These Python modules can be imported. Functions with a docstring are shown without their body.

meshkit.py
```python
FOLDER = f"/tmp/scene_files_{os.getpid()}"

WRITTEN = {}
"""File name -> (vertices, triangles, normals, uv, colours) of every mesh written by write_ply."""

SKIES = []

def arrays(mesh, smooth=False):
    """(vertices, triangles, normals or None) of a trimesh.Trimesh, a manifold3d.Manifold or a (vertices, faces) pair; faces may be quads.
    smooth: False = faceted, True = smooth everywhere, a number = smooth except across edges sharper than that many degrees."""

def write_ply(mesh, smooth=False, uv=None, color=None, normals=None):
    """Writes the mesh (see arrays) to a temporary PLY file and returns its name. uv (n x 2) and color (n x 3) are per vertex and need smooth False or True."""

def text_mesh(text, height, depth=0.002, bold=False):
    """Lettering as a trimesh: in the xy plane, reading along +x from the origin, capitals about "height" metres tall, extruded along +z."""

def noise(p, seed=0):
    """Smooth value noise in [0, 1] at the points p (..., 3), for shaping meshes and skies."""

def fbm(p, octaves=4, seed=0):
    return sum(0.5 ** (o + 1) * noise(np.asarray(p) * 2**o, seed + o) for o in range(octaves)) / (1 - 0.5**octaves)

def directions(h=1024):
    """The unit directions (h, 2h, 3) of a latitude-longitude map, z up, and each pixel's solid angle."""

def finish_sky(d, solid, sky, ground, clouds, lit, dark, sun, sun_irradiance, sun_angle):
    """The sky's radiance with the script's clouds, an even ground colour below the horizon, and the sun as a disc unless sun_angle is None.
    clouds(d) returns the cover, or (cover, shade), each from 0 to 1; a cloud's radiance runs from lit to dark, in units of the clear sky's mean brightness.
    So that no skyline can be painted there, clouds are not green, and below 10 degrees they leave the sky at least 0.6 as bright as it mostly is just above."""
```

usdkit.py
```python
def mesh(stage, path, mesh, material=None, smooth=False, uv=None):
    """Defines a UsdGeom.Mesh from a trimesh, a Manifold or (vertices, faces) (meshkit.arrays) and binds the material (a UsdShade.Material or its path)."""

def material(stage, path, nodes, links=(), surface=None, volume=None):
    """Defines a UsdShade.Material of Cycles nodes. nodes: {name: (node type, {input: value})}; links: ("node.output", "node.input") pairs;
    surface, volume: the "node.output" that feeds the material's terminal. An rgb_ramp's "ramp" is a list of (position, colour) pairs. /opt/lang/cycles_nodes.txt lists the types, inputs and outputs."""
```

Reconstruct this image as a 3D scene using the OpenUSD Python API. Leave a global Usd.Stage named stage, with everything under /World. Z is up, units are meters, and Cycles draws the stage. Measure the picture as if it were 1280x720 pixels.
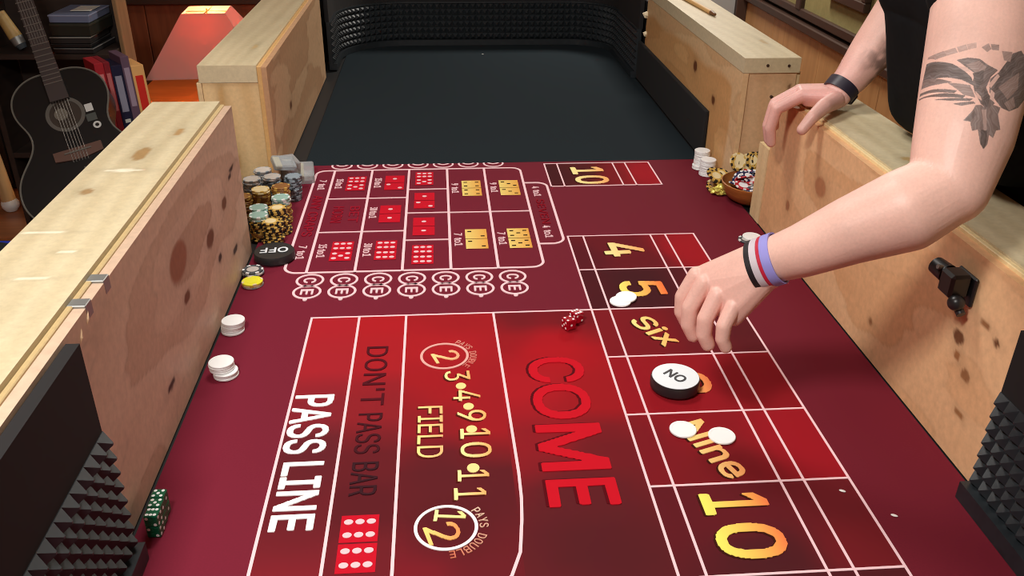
import math, random, numpy as np, trimesh, usdkit, meshkit
import manifold3d as m3
from manifold3d import Manifold
from shapely.geometry import Polygon, LineString, Point
from shapely import contains_xy
from pxr import Usd, UsdGeom, UsdLux, UsdShade, Sdf, Gf, Vt

stage = Usd.Stage.CreateInMemory()
UsdGeom.SetStageUpAxis(stage, UsdGeom.Tokens.z)
UsdGeom.SetStageMetersPerUnit(stage, 1.0)
UsdGeom.Xform.Define(stage, '/World'); UsdGeom.Scope.Define(stage, '/World/Looks')
stage.SetDefaultPrim(stage.GetPrimAtPath('/World'))
R = random.Random(7)

# ------------------------------------------------------------------ camera, light, exposure
# the playing surface of the table is z = 0, the floor z = FL; +y runs up the table away from the camera
FL = -0.76
CAM_R, CAM_U, CAM_F = (0.99684, -0.07878, 0.0101), (0.0277, 0.46394, 0.88543), (0.07444, 0.88236, -0.46466)
cam = UsdGeom.Camera.Define(stage, '/World/camera')
b = [-c for c in CAM_F]
cam.AddTransformOp().Set(Gf.Matrix4d(*CAM_R, 0, *CAM_U, 0, *b, 0, 0, 0, 0.77236, 1))
cam.CreateHorizontalApertureAttr(36.0); cam.CreateVerticalApertureAttr(20.25)
cam.CreateFocalLengthAttr(36.0 * 1100 / 1280)
cam.CreateClippingRangeAttr(Gf.Vec2f(0.02, 100)); cam.CreateExposureAttr(0.25)

dome = UsdLux.DomeLight.Define(stage, '/World/sky'); dome.CreateIntensityAttr(0.05); dome.CreateColorAttr(Gf.Vec3f(1, .97, .92))

def look_to(light, src, dst):
    f = Gf.Vec3d(*(np.array(dst, float) - np.array(src, float))).GetNormalized()
    up = Gf.Vec3d(0, 1, 0) if abs(f[2]) > .9 else Gf.Vec3d(0, 0, 1)
    z = -f; x = Gf.Cross(up, z).GetNormalized(); y = Gf.Cross(z, x)
    light.AddTransformOp().Set(Gf.Matrix4d(x[0], x[1], x[2], 0, y[0], y[1], y[2], 0, z[0], z[1], z[2], 0, *src, 1))

def ceiling_lamp(name, src, dst, w, h, inten, col):
    l = UsdLux.RectLight.Define(stage, '/World/' + name); l.CreateWidthAttr(w); l.CreateHeightAttr(h)
    l.CreateIntensityAttr(inten); l.CreateColorAttr(Gf.Vec3f(*col)); look_to(l, src, dst)
ceiling_lamp('ceiling_light', (-0.50, 0.12, 1.58), (-0.30, 0.6, 0), .34, .26, 104, (1, .965, .91))
ceiling_lamp('ceiling_light_001', (-0.08, 1.75, 1.58), (-0.05, 1.7, 0), .50, .35, 22, (1, .965, .91))
ceiling_lamp('ceiling_light_002', (1.0, 4.2, 1.58), (1.1, 4.2, 0), .5, .4, 60, (1, .94, .85))

# ------------------------------------------------------------------ helpers
used = {}
def numbered(path):
    n = used.get(path, 0); used[path] = n + 1
    return path if n == 0 else f'{path}_{n:03d}'
def lin(c):
    c = np.asarray(c, float) / 255.0
    return np.where(c <= .04045, c / 12.92, ((c + .055) / 1.055) ** 2.4)
def S(r, g, b, k=1.0): return tuple(float(x) for x in np.clip(lin((r, g, b)) * k, 0, .93))

def mat(name, col, rough=.5, **kw):
    return usdkit.material(stage, '/World/Looks/' + name, {'p': ('principled_bsdf', dict(base_color=col, roughness=rough, **kw))}, surface='p.BSDF')
def vmat(name, rough=.5, grain=None, bump=None, **kw):
    """colour from the mesh's own 'tint' primvar times a fine procedural grain; grain=(scale xyz, noise scale, low, high); bump=(scale, strength, distance)"""
    n = {'a': ('attribute', {'attribute': 'tint'}), 'p': ('principled_bsdf', dict(roughness=rough, **kw)), 'tc': ('texture_coordinate', {})}
    l = []
    if grain:
        sc, ns, lo, hi = grain
        n['mp'] = ('mapping', {'scale': sc}); n['no'] = ('noise_texture', {'scale': ns, 'detail': 5.0, 'roughness': .6})
        n['r'] = ('rgb_ramp', {'ramp': [(.3, (lo,) * 3), (.7, (hi,) * 3)]}); n['mx'] = ('mix', {'mix_type': 'multiply', 'fac': 1.0})
        l += [('tc.object', 'mp.vector'), ('mp.vector', 'no.vector'), ('no.fac', 'r.fac'), ('a.color', 'mx.color1'), ('r.color', 'mx.color2'), ('mx.color', 'p.base_color')]
    else:
        l += [('a.color', 'p.base_color')]
    if bump:
        n['bn'] = ('noise_texture', {'scale': bump[0], 'detail': 3.0}); n['b'] = ('bump', {'strength': bump[1], 'distance': bump[2]})
        l += [('tc.object', 'bn.vector'), ('bn.fac', 'b.height'), ('b.normal', 'p.normal')]
    return usdkit.material(stage, '/World/Looks/' + name, n, l, surface='p.BSDF')
def nmat(name, c1, c2, scale, sc=(1, 1, 1), rough=.5, bump=0, lo=.35, hi=.65, **kw):
    """two-tone noise material in object space"""
    n = {'tc': ('texture_coordinate', {}), 'mp': ('mapping', {'scale': sc}), 'no': ('noise_texture', {'scale': scale, 'detail': 5.0, 'roughness': .6, 'distortion': .4}),
         'r': ('rgb_ramp', {'ramp': [(lo, c1), (hi, c2)]}), 'p': ('principled_bsdf', dict(roughness=rough, **kw))}
    l = [('tc.object', 'mp.vector'), ('mp.vector', 'no.vector'), ('no.fac', 'r.fac'), ('r.color', 'p.base_color')]
    if bump:
        n['b'] = ('bump', {'strength': bump, 'distance': .001}); l += [('no.fac', 'b.height'), ('b.normal', 'p.normal')]
    return usdkit.material(stage, '/World/Looks/' + name, n, l, surface='p.BSDF')

def pathof(p): return str(p.GetPath()) if hasattr(p, 'GetPath') else p
def obj(name, mesh, material, parent='/World', smooth=False, tint=None, label=None):
    path = numbered(pathof(parent) + '/' + name)
    if tint is not None:
        v, f, nn = meshkit.arrays(mesh, True if smooth is True else smooth)
        mm = usdkit.mesh(stage, path, trimesh.Trimesh(v, f, process=False), material, smooth=(True if smooth is True else False))
        if smooth not in (True, False):
            mm.CreateNormalsAttr(Vt.Vec3fArray.FromNumpy(nn.astype(np.float32))); mm.SetNormalsInterpolation('vertex')
        c = tint(v) if callable(tint) else np.tile(np.asarray(tint, float), (len(v), 1))
        UsdGeom.PrimvarsAPI(mm).CreatePrimvar('tint', Sdf.ValueTypeNames.Color3fArray, 'vertex').Set(Vt.Vec3fArray.FromNumpy(np.ascontiguousarray(c, np.float32)))
    else:
        mm = usdkit.mesh(stage, path, mesh, material, smooth=smooth)
    p = mm.GetPrim()
    if label: p.SetCustomDataByKey('label', label)
    return p
def tag(p, label=None, cat=None, group=None, kind=None):
    for k, v in (('label', label), ('category', cat), ('group', group), ('kind', kind)):
        if v: p.SetCustomDataByKey(k, v)
    return p
def mtx(loc=(0, 0, 0), rotz=0, axes=None):
    if axes is not None:
        x, y, z = axes; return Gf.Matrix4d(*map(float, x), 0, *map(float, y), 0, *map(float, z), 0, *map(float, loc), 1)
    c, s = math.cos(rotz), math.sin(rotz)
    return Gf.Matrix4d(c, s, 0, 0, -s, c, 0, 0, 0, 0, 1, 0, *map(float, loc), 1)
def thing(name, label, cat, loc=(0, 0, 0), rotz=0, group=None, axes=None, kind=None):
    x = UsdGeom.Xform.Define(stage, numbered('/World/' + name)); x.AddTransformOp().Set(mtx(loc, rotz, axes))
    return tag(x.GetPrim(), label, cat, group, kind)
def dup(root, label, loc, rotz=0, group=None, axes=None, cat=None):
    d = root.GetCustomData(); base = root.GetName()
    if base[-4:-3] == '_' and base[-3:].isdigit(): base = base[:-4]
    r = thing(base, label, cat or d['category'], loc, rotz, group or d.get('group'), axes)
    r.GetReferences().AddInternalReference(root.GetPath()); r.SetInstanceable(True)
    return r

def box(x0, y0, z0, x1, y1, z1, ch=0.0):
    """axis-aligned box, edges chamfered by ch"""
    lo, hi = np.minimum((x0, y0, z0), (x1, y1, z1)), np.maximum((x0, y0, z0), (x1, y1, z1))
    if ch <= 0: return trimesh.creation.box(bounds=[lo, hi])
    pts = []
    for sx in (0, 1):
        for sy in (0, 1):
            for sz in (0, 1):
                c = np.array([(lo, hi)[sx][0], (lo, hi)[sy][1], (lo, hi)[sz][2]]); d = np.array([1 - 2 * sx, 1 - 2 * sy, 1 - 2 * sz]) * ch
                for k in range(3):
                    e = d.copy(); e[k] = 0; pts.append(c + e)
    return trimesh.convex.convex_hull(np.array(pts))
def cat_(ms): return trimesh.util.concatenate([m for m in ms])
def cyl(p, q, r, n=24, r2=None):
    p, q = np.array(p, float), np.array(q, float); d = q - p; L = np.linalg.norm(d); d /= L
    a = np.cross(d, (0, 0, 1) if abs(d[2]) < .9 else (1, 0, 0)); a /= np.linalg.norm(a); b = np.cross(d, a)
    t = np.linspace(0, 2 * np.pi, n, endpoint=False); ring = np.cos(t)[:, None] * a + np.sin(t)[:, None] * b
    r2 = r if r2 is None else r2
    v = np.vstack([p + ring * r, q + ring * r2, p[None], q[None]]); f = []
    for i in range(n):
        j = (i + 1) % n; f += [(i, n + j, j), (i, n + i, n + j), (2 * n, i, j), (2 * n + 1, n + j, n + i)]
    m = trimesh.Trimesh(v, f, process=False); m.fix_normals(); return m
def lathe(prof, n=32):
    prof = np.array(prof, float); t = np.linspace(0, 2 * np.pi, n, endpoint=False); k = len(prof)
    v = np.array([[r * math.cos(a), r * math.sin(a), z] for a in t for r, z in prof]); f = []
    for i in range(n):
        j = (i + 1) % n
        for s in range(k - 1):
            a, b2, c, d = i * k + s, j * k + s, j * k + s + 1, i * k + s + 1
            if prof[s][0] > 1e-9: f.append((a, b2, c))
            if prof[s + 1][0] > 1e-9: f.append((a, c, d))
    m = trimesh.Trimesh(v, f, process=True); return m
def tube(pts, r, n=8, closed=False):
    pts = np.array(pts, float); k = len(pts); v = []; f = []
    for i in range(k):
        a, b2 = pts[(i - 1) % k if closed else max(i - 1, 0)], pts[(i + 1) % k if closed else min(i + 1, k - 1)]
        d = b2 - a; d /= np.linalg.norm(d) + 1e-12
        u = np.cross(d, (0, 0, 1) if abs(d[2]) < .9 else (1, 0, 0)); u /= np.linalg.norm(u); w = np.cross(d, u)
        for j in range(n):
            t = 2 * np.pi * j / n; v.append(pts[i] + r * (math.cos(t) * u + math.sin(t) * w))
    for i in range(k if closed else k - 1):
        for j in range(n):
            a, b2, c, d = i * n + j, i * n + (j + 1) % n, ((i + 1) % k) * n + (j + 1) % n, ((i + 1) % k) * n + j
            f += [(a, b2, c), (a, c, d)]
    if not closed:
        for e, o in ((0, -1), (k - 1, 1)):
            for j in range(1, n - 1): f.append((e * n, e * n + (j if o > 0 else j + 1), e * n + (j + 1 if o > 0 else j)))
    m = trimesh.Trimesh(v, f, process=False); m.fix_normals(); return m
def extr(poly, z0, z1):
    gs = getattr(poly, 'geoms', [poly])
    m = cat_([trimesh.creation.extrude_polygon(g, z1 - z0, engine='earcut') for g in gs if g.area > 0]); m.apply_translation((0, 0, z0)); return m
def tf(m, axes, loc):
    m = m.copy(); M = np.eye(4); M[:3, :3] = np.array(axes, float).T; M[:3, 3] = loc; m.apply_transform(M); return m
def unit(v): v = np.asarray(v, float); return v / np.linalg.norm(v)
def grid_face(o, eu, ev, nu, nv):
    """flat grid: o + s*eu + t*ev"""
    s, t = np.meshgrid(np.linspace(0, 1, nu + 1), np.linspace(0, 1, nv + 1), indexing='ij')
    v = np.array(o) + s.reshape(-1, 1) * np.array(eu) + t.reshape(-1, 1) * np.array(ev)
    i, j = np.meshgrid(np.arange(nu), np.arange(nv), indexing='ij'); a = (i * (nv + 1) + j).ravel(); b2 = a + nv + 1
    f = np.vstack([np.stack([a, b2, b2 + 1], 1), np.stack([a, b2 + 1, a + 1], 1)])
    return trimesh.Trimesh(v, f, process=False)
def slab(lo, hi, axis, side, res):
    """a box whose face on the given side of the given axis is a fine grid (for the wood figure)"""
    lo, hi = np.array(lo, float), np.array(hi, float); o = lo.copy(); o[axis] = hi[axis] if side > 0 else lo[axis]
    u, v = [(1, 2), (2, 0), (0, 1)][axis]
    if side < 0: u, v = v, u
    eu, ev = np.zeros(3), np.zeros(3); eu[u] = hi[u] - lo[u]; ev[v] = hi[v] - lo[v]
    g = grid_face(o, eu, ev, max(1, int(eu[u] / res)), max(1, int(ev[v] / res)))
    bx = trimesh.creation.box(bounds=[lo, hi]); keep = np.array([n[axis] * side < .9 for n in bx.face_normals])
    bx.update_faces(keep); bx.unmerge_vertices()
    return cat_([g, bx])
ORD = 'topmost second third fourth fifth sixth seventh eighth ninth tenth eleventh twelfth thirteenth fourteenth fifteenth sixteenth seventeenth eighteenth nineteenth twentieth'.split()
def ordn(k): return ORD[k] if k == 0 else ORD[k] + ' from top'

# ------------------------------------------------------------------ wood figure (rotary-cut plywood and boards), as vertex colours on fine grids
def knots(col, u, v, ks):
    for (ku, kv, ru, rv, c) in ks:
        d = ((u - ku) / ru) ** 2 + ((v - kv) / rv) ** 2
        w = np.clip((1.0 - d) * 3.0, 0, 1)[:, None]; halo = (np.exp(-d * .35) * .22)[:, None]
        col = col * (1 - halo); col = col * (1 - w) + np.array(c) * w
    return col
def ply(u, v, base, dark, seed, ks=(), amt=1.0):
    """cathedral patches elongated along u"""
    p = np.stack([u * 1.6, v * 5.0, np.full_like(u, seed * 3.7)], -1)
    h = meshkit.fbm(p, 3, seed) * 9.0 + .25 * meshkit.noise(np.stack([u * 14, v * 60, u * 0], -1), seed + 7)
    k = np.floor(h); saw = h - k; tone = np.modf(np.sin(k * 12.9898 + seed) * 43758.5453)[0] % 1.0
    w = tone * .62 + .16 * saw + .22 * meshkit.noise(np.stack([u * 6, v * 26, u * 0], -1), seed + 5)
    line = np.exp(-(np.minimum(saw, 1 - saw) / .04) ** 2)
    w = np.clip(w * amt, 0, 1)[:, None]
    col = np.array(base) * (1 - w) + np.array(dark) * w
    col = col * (1 - .12 * amt * line[:, None])
    return knots(col, u, v, ks)
def board(u, v, base, dark, seed, ks=(), freq=30):
    """plain sawn board with grain along u"""
    wv = meshkit.noise(np.stack([u * 1.5, v * 3, u * 0], -1), seed) * 4
    g = .5 + .5 * np.sin(v * freq * 6.28 + wv * 3.0 + 4 * meshkit.noise(np.stack([u * 2, v * 9, u * 0], -1), seed + 3))
    w = (g * .5 + .5 * meshkit.fbm(np.stack([u * 3, v * 40, u * 0], -1), 3, seed + 9))[:, None]
    blot = meshkit.fbm(np.stack([u * 5, v * 9, u * 0 + seed], -1), 3, seed + 2)[:, None]
    col = np.array(base) * (1 - w * .7) + np.array(dark) * w * .7
    col = col * (.86 + .26 * blot)
    return knots(col, u, v, ks)

WOOD = vmat('pine_plywood', .55, grain=((1, 1, 1), 90, .9, 1.08), bump=(220, .12, .001))
PINE = vmat('sawn_pine', .5, grain=((1, 1, 1), 120, .92, 1.07), bump=(160, .15, .001))
C_IN, C_IND = S(220, 194, 170), S(182, 150, 124)
C_TOP, C_TOPD = S(212, 198, 164), S(190, 172, 134)
C_END, C_ENDD = S(226, 196, 150), S(196, 160, 112)
KN = S(112, 72, 44); KN2 = S(60, 36, 24)

# ------------------------------------------------------------------ the room
WALLWOOD = nmat('brown_wall_panelling', S(112, 58, 34), S(134, 74, 44), 5, (6, 6, .6), .45)
WAINS = nmat('tan_wainscot_wood', S(166, 122, 78), S(184, 140, 92), 4, (5, 5, .5), .4)
DKTRIM = mat('dark_brown_trim', S(62, 44, 36), .4)
PLASTER = mat('off_white_ceiling_paint', S(225, 220, 210), .8)
GREY = mat('grey_door_paint', S(150, 150, 148), .6)
OLIVE = nmat('olive_panel', S(128, 118, 74), S(140, 130, 84), 30, rough=.7)
FLOORM = nmat('brown_floor_boards', S(150, 92, 58), S(176, 112, 72), 6, (.6, 6, 1), .35)
XL, XR, YB, YF, ZC = -2.5, 1.75, 5.1, -1.6, 1.62
tag(obj('floor', box(XL - .05, YF - .05, FL - .05, XR + .3, YB + .3, FL), FLOORM), kind='structure', label='brown wooden floor of the room')
tag(obj('ceiling', box(XL - .05, YF - .05, ZC, XR + .3, YB + .3, ZC + .05), PLASTER), kind='structure', label='plain ceiling above the table')
tag(obj('wall_left', box(XL - .05, YF, FL, XL, YB, ZC), WALLWOOD), kind='structure', label='dark brown panelled wall on the left')
tag(obj('wall_front', box(XL - .05, YF - .05, FL, XR + .3, YF, ZC), PLASTER), kind='structure', label='pale wall behind the camera')
wb = UsdGeom.Xform.Define(stage, '/World/wall_back').GetPrim(); tag(wb, 'reddish brown panelled wall behind the lamp', kind='structure')
x = XL; k = 0
while x < 1.3 - 1e-6:          # vertical wall boards with open joints
    w = min(.30, 1.3 - x); obj('board', box(x + .002, YB, FL, x + w - .002, YB + .02, ZC, .003), WALLWOOD, wb); x += w
obj('backing', box(XL, YB + .02, FL, XR + .3, YB + .06, ZC), DKTRIM, wb)
obj('rail', box(XL, YB - .03, -.105, 1.26, YB, -.065, .004), DKTRIM, wb)
d1 = UsdGeom.Xform.Define(stage, '/World/door_1').GetPrim(); tag(d1, 'grey door at the far right corner behind the table', kind='structure')
obj('door_panel', box(1.36, YB - .02, FL, 1.69, YB + .02, ZC - .1, .004), GREY, d1)
obj('jamb', box(1.30, YB - .04, FL, 1.36, YB + .02, ZC, .004), DKTRIM, d1)
obj('jamb', box(1.69, YB - .05, FL, 1.75, YB + .02, ZC, .004), DKTRIM, d1)
wr = UsdGeom.Xform.Define(stage, '/World/wall_right').GetPrim(); tag(wr, 'wall on the right with tan wood wainscot and olive panels', kind='structure')
y = YF
while y < YB - 1e-6:
    w = min(.62, YB - y); obj('wainscot_board', box(XR, y + .001, FL, XR + .02, y + w - .001, -.06, .002), WAINS, wr); y += w
obj('wall_backing', box(XR + .02, YF, FL, XR + .08, YB, ZC), DKTRIM, wr)
obj('chair_rail', box(XR - .03, YF, -.085, XR + .02, YB - .05, -.045, .006), DKTRIM, wr)
obj('chair_rail', box(XR - .015, YF, -.03, XR + .02, YB - .05, .01, .005), DKTRIM, wr)
mull = [YF, -.4, .75, 1.6, 2.5, 3.44, 4.28, YB - .05]
for a, c in zip(mull[:-1], mull[1:]):
    obj('olive_panel', box(XR + .004, a + .03, .0, XR + .02, c - .03, ZC, .001), OLIVE, wr)
for a in mull: obj('mullion', box(XR - .02, a - .03, .0, XR + .02, a + .03, ZC, .005), DKTRIM, wr)
pf = thing('picture_frame', 'small dark framed picture hanging on the olive panel', 'picture frame', (XR + .003, 3.77, .30))
fr = [box(-.03, -.20, -.19, 0, .20, -.15, .004), box(-.03, -.20, .15, 0, .20, .19, .004), box(-.03, -.20, -.15, 0, -.16, .15, .004), box(-.03, .16, -.15, 0, .20, .15, .004)]
for m in fr: obj('frame_bar', m, DKTRIM, pf)
obj('picture', box(-.012, -.16, -.15, -.004, .16, .15), mat('dull_print', S(96, 88, 66), .4), pf)

# ------------------------------------------------------------------ table bed
BLK = mat('black_board', S(20, 20, 21), .6)
DFELT = nmat('dark_slate_felt', S(28, 36, 41), S(34, 43, 48), 300, rough=1.0, bump=.15, specular_ior_level=.1)
bed = thing('craps_table_bed', 'long table bed covered in dark slate felt behind the red layout', 'table', (0, 0, 0))
obj('bed_board', box(-.56, .12, -.06, .86, 3.80, -.0045, .003), BLK, bed)
obj('dark_felt', box(-.352, 2.168, -.004, .676, 3.60, 0.0, .001), DFELT, bed, label='dark slate felt on the far half of the table')
for lx in (-.45, .75):
    for ly in (.3, 1.9, 3.6): obj('leg', box(lx - .045, ly - .045, FL, lx + .045, ly + .045, -.06, .004), PINE, bed, tint=C_END)
for (lx, ly, s, c, a) in ((.165, 3.37, .006, (230, 230, 225), .3), (.688, 2.20, .004, (120, 220, 140), .4)):
    pass

# ------------------------------------------------------------------ the red layout cloth with its print
MAR = vmat('maroon_cloth', .8, grain=((1, 1, 1), 420, .93, 1.07), bump=(900, .06, .0006), specular_ior_level=.06)
INK = vmat('printed_ink', .85, specular_ior_level=.06)
mata = thing('craps_layout', 'maroon printed craps layout cloth with gold and white lettering', 'table layout', (0, 0, 0))
PK = .80                       # photograph colour to cloth colour
def P(r, g, b): return S(r, g, b, PK)
def cloth_tint(v):
    n = meshkit.fbm(v * np.array([3, 3, 1]), 3, 4)[:, None]
    t = np.clip((v[:, :1] + .39) / 1.08, 0, 1)
    return (np.array(P(128, 38, 57)) * (1 - t) + np.array(P(120, 35, 49)) * t) * (.94 + .12 * n)
CX0, CX1, CY0, CY1 = -.3875, .6875, .2, 2.166
obj('cloth', slab((CX0, CY0, -.004), (CX1, CY1, 0.0), 2, 1, .02), MAR, mata, tint=cloth_tint)
XA, XBc, XC, XD, XE, XP, XQ, XR_, XS_ = .2605, .2934, .4381, .4705, .5328, -.2380, -.1546, -.0723, .0825
Y0, RH = 1.6945, .16073
ROW = [Y0 - i * RH for i in range(8)]
TOPY, ENDY = ROW[2], .42
def panel(x0, x1, y0, y1, ctrl, n=22):
    pts = np.array([c[:2] for c in ctrl]); cols = np.array([P(*c[2:]) for c in ctrl])
    g = grid_face((x0, y0, .0004), (x1 - x0, 0, 0), (0, y1 - y0, 0), n, n); lo = grid_face((x0, y0, .0), (x1 - x0, 0, 0), (0, y1 - y0, 0), 1, 1); lo.invert()
    def tint(v):
        d = ((v[:, None, :2] - pts[None]) / .12) ** 2
        w = 1.0 / (d.sum(-1) + .03) ** 2
        return (w[..., None] * cols).sum(1) / w.sum(1)[:, None]
    return obj('panel', cat_([g, lo]), INK, mata, tint=tint)
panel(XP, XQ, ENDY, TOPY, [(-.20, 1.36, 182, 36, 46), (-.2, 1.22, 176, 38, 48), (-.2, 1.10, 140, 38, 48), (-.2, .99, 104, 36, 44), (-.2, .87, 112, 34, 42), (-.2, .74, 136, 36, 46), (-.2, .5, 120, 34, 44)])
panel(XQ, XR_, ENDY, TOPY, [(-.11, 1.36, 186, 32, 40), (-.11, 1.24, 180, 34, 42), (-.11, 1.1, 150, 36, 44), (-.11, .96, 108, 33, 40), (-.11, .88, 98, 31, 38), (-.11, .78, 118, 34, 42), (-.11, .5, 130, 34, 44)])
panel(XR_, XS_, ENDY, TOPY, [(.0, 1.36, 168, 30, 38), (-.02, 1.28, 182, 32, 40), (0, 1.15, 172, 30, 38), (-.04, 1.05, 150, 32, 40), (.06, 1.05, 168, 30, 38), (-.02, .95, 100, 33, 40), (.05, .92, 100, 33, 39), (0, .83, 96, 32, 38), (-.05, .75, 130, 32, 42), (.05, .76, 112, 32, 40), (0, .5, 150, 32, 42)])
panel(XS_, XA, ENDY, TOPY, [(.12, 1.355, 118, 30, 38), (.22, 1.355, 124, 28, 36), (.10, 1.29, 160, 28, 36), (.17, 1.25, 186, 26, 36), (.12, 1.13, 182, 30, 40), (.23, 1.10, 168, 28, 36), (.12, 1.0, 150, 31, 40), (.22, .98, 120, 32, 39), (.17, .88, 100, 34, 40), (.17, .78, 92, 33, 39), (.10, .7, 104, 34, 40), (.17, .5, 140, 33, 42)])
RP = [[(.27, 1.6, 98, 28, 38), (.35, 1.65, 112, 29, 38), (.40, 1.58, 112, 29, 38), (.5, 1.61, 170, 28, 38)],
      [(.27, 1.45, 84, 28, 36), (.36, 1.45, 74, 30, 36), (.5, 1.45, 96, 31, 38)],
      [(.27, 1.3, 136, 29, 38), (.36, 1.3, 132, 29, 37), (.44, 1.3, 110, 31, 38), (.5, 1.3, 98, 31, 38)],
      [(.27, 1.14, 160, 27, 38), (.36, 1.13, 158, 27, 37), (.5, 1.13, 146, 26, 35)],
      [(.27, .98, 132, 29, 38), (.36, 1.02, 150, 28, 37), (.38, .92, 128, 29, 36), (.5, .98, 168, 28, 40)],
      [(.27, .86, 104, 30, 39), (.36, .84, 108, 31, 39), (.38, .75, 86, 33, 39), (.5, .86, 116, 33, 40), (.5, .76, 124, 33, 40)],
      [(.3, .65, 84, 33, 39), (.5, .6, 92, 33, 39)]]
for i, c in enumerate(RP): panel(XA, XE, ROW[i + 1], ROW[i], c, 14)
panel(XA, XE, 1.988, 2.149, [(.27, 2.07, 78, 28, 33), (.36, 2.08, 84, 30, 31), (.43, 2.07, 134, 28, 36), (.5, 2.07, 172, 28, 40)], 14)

WHITE_INK = S(253, 214, 220, .92); PALE = S(255, 246, 248, .95)
_lz = [0]
def line(pts, w=.0041, closed=False, z=None, name='line', col=WHITE_INK):
    _lz[0] += 1; z = .0007 + .00002 * (_lz[0] % 40) if z is None else z
    ls = Polygon(pts).exterior if closed else LineString(pts)
    return obj(name, extr(ls.buffer(w / 2, cap_style='square', join_style='round'), 0, z), INK, mata, tint=col)
for xx in (XP, XQ, XR_): line([(xx, TOPY), (xx, ENDY)])
line([(XS_, TOPY), (.0905, .93), (.0897, .88), (.0866, .84), (.0800, .785), (.0669, .748), (.045, .722), (.01, .713), (-.06, .711)])
line([(XP, TOPY), (XE, TOPY)])
for xx in (XA, XBc, XC, XD, XE): line([(xx, ROW[0]), (xx, ENDY)], .0036)
for yy in ROW[:2] + ROW[3:7]: line([(XA, yy), (XE, yy)], .0036)
for xx in (XA, XBc, XC, XD, XE): line([(xx, 2.149), (xx, 1.988)], .0036)
for yy in (2.149, 1.988): line([(XA, yy), (XE, yy)], .0036)
# centre proposition box
def rrect(x0, y0, x1, y1, r):
    return list(Polygon([(x0 + r, y0 + r), (x1 - r, y0 + r), (x1 - r, y1 - r), (x0 + r, y1 - r)]).buffer(r, quad_segs=8).exterior.coords)
PC = [-.314, -.2703, -.177, -.085, .0102, .1035, .195]
PB, PT = 1.552, 2.124
line(rrect(PC[0], PB, PC[-1], PT, .025), .0055, True)
for xx in PC[1:-1]: line([(xx, PB), (xx, PT)], .0055)
for yy in (1.934, 1.743): line([(PC[1], yy), (PC[3], yy)])
for yy in (1.985, 1.84, 1.693): line([(PC[3], yy), (PC[4], yy)])
line([(PC[4], 1.8385), (PC[6], 1.8385)])
line([(.195, 2.0145)] + [(.225 + .025 * math.sin(t), 1.9895 + .025 * math.cos(t)) for t in np.linspace(0, 1.57, 7)] + [(.225 + .025 * math.cos(t), 1.685 - .025 * math.sin(t)) for t in np.linspace(0, 1.57, 7)] + [(.195, 1.66)], .0055)

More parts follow.
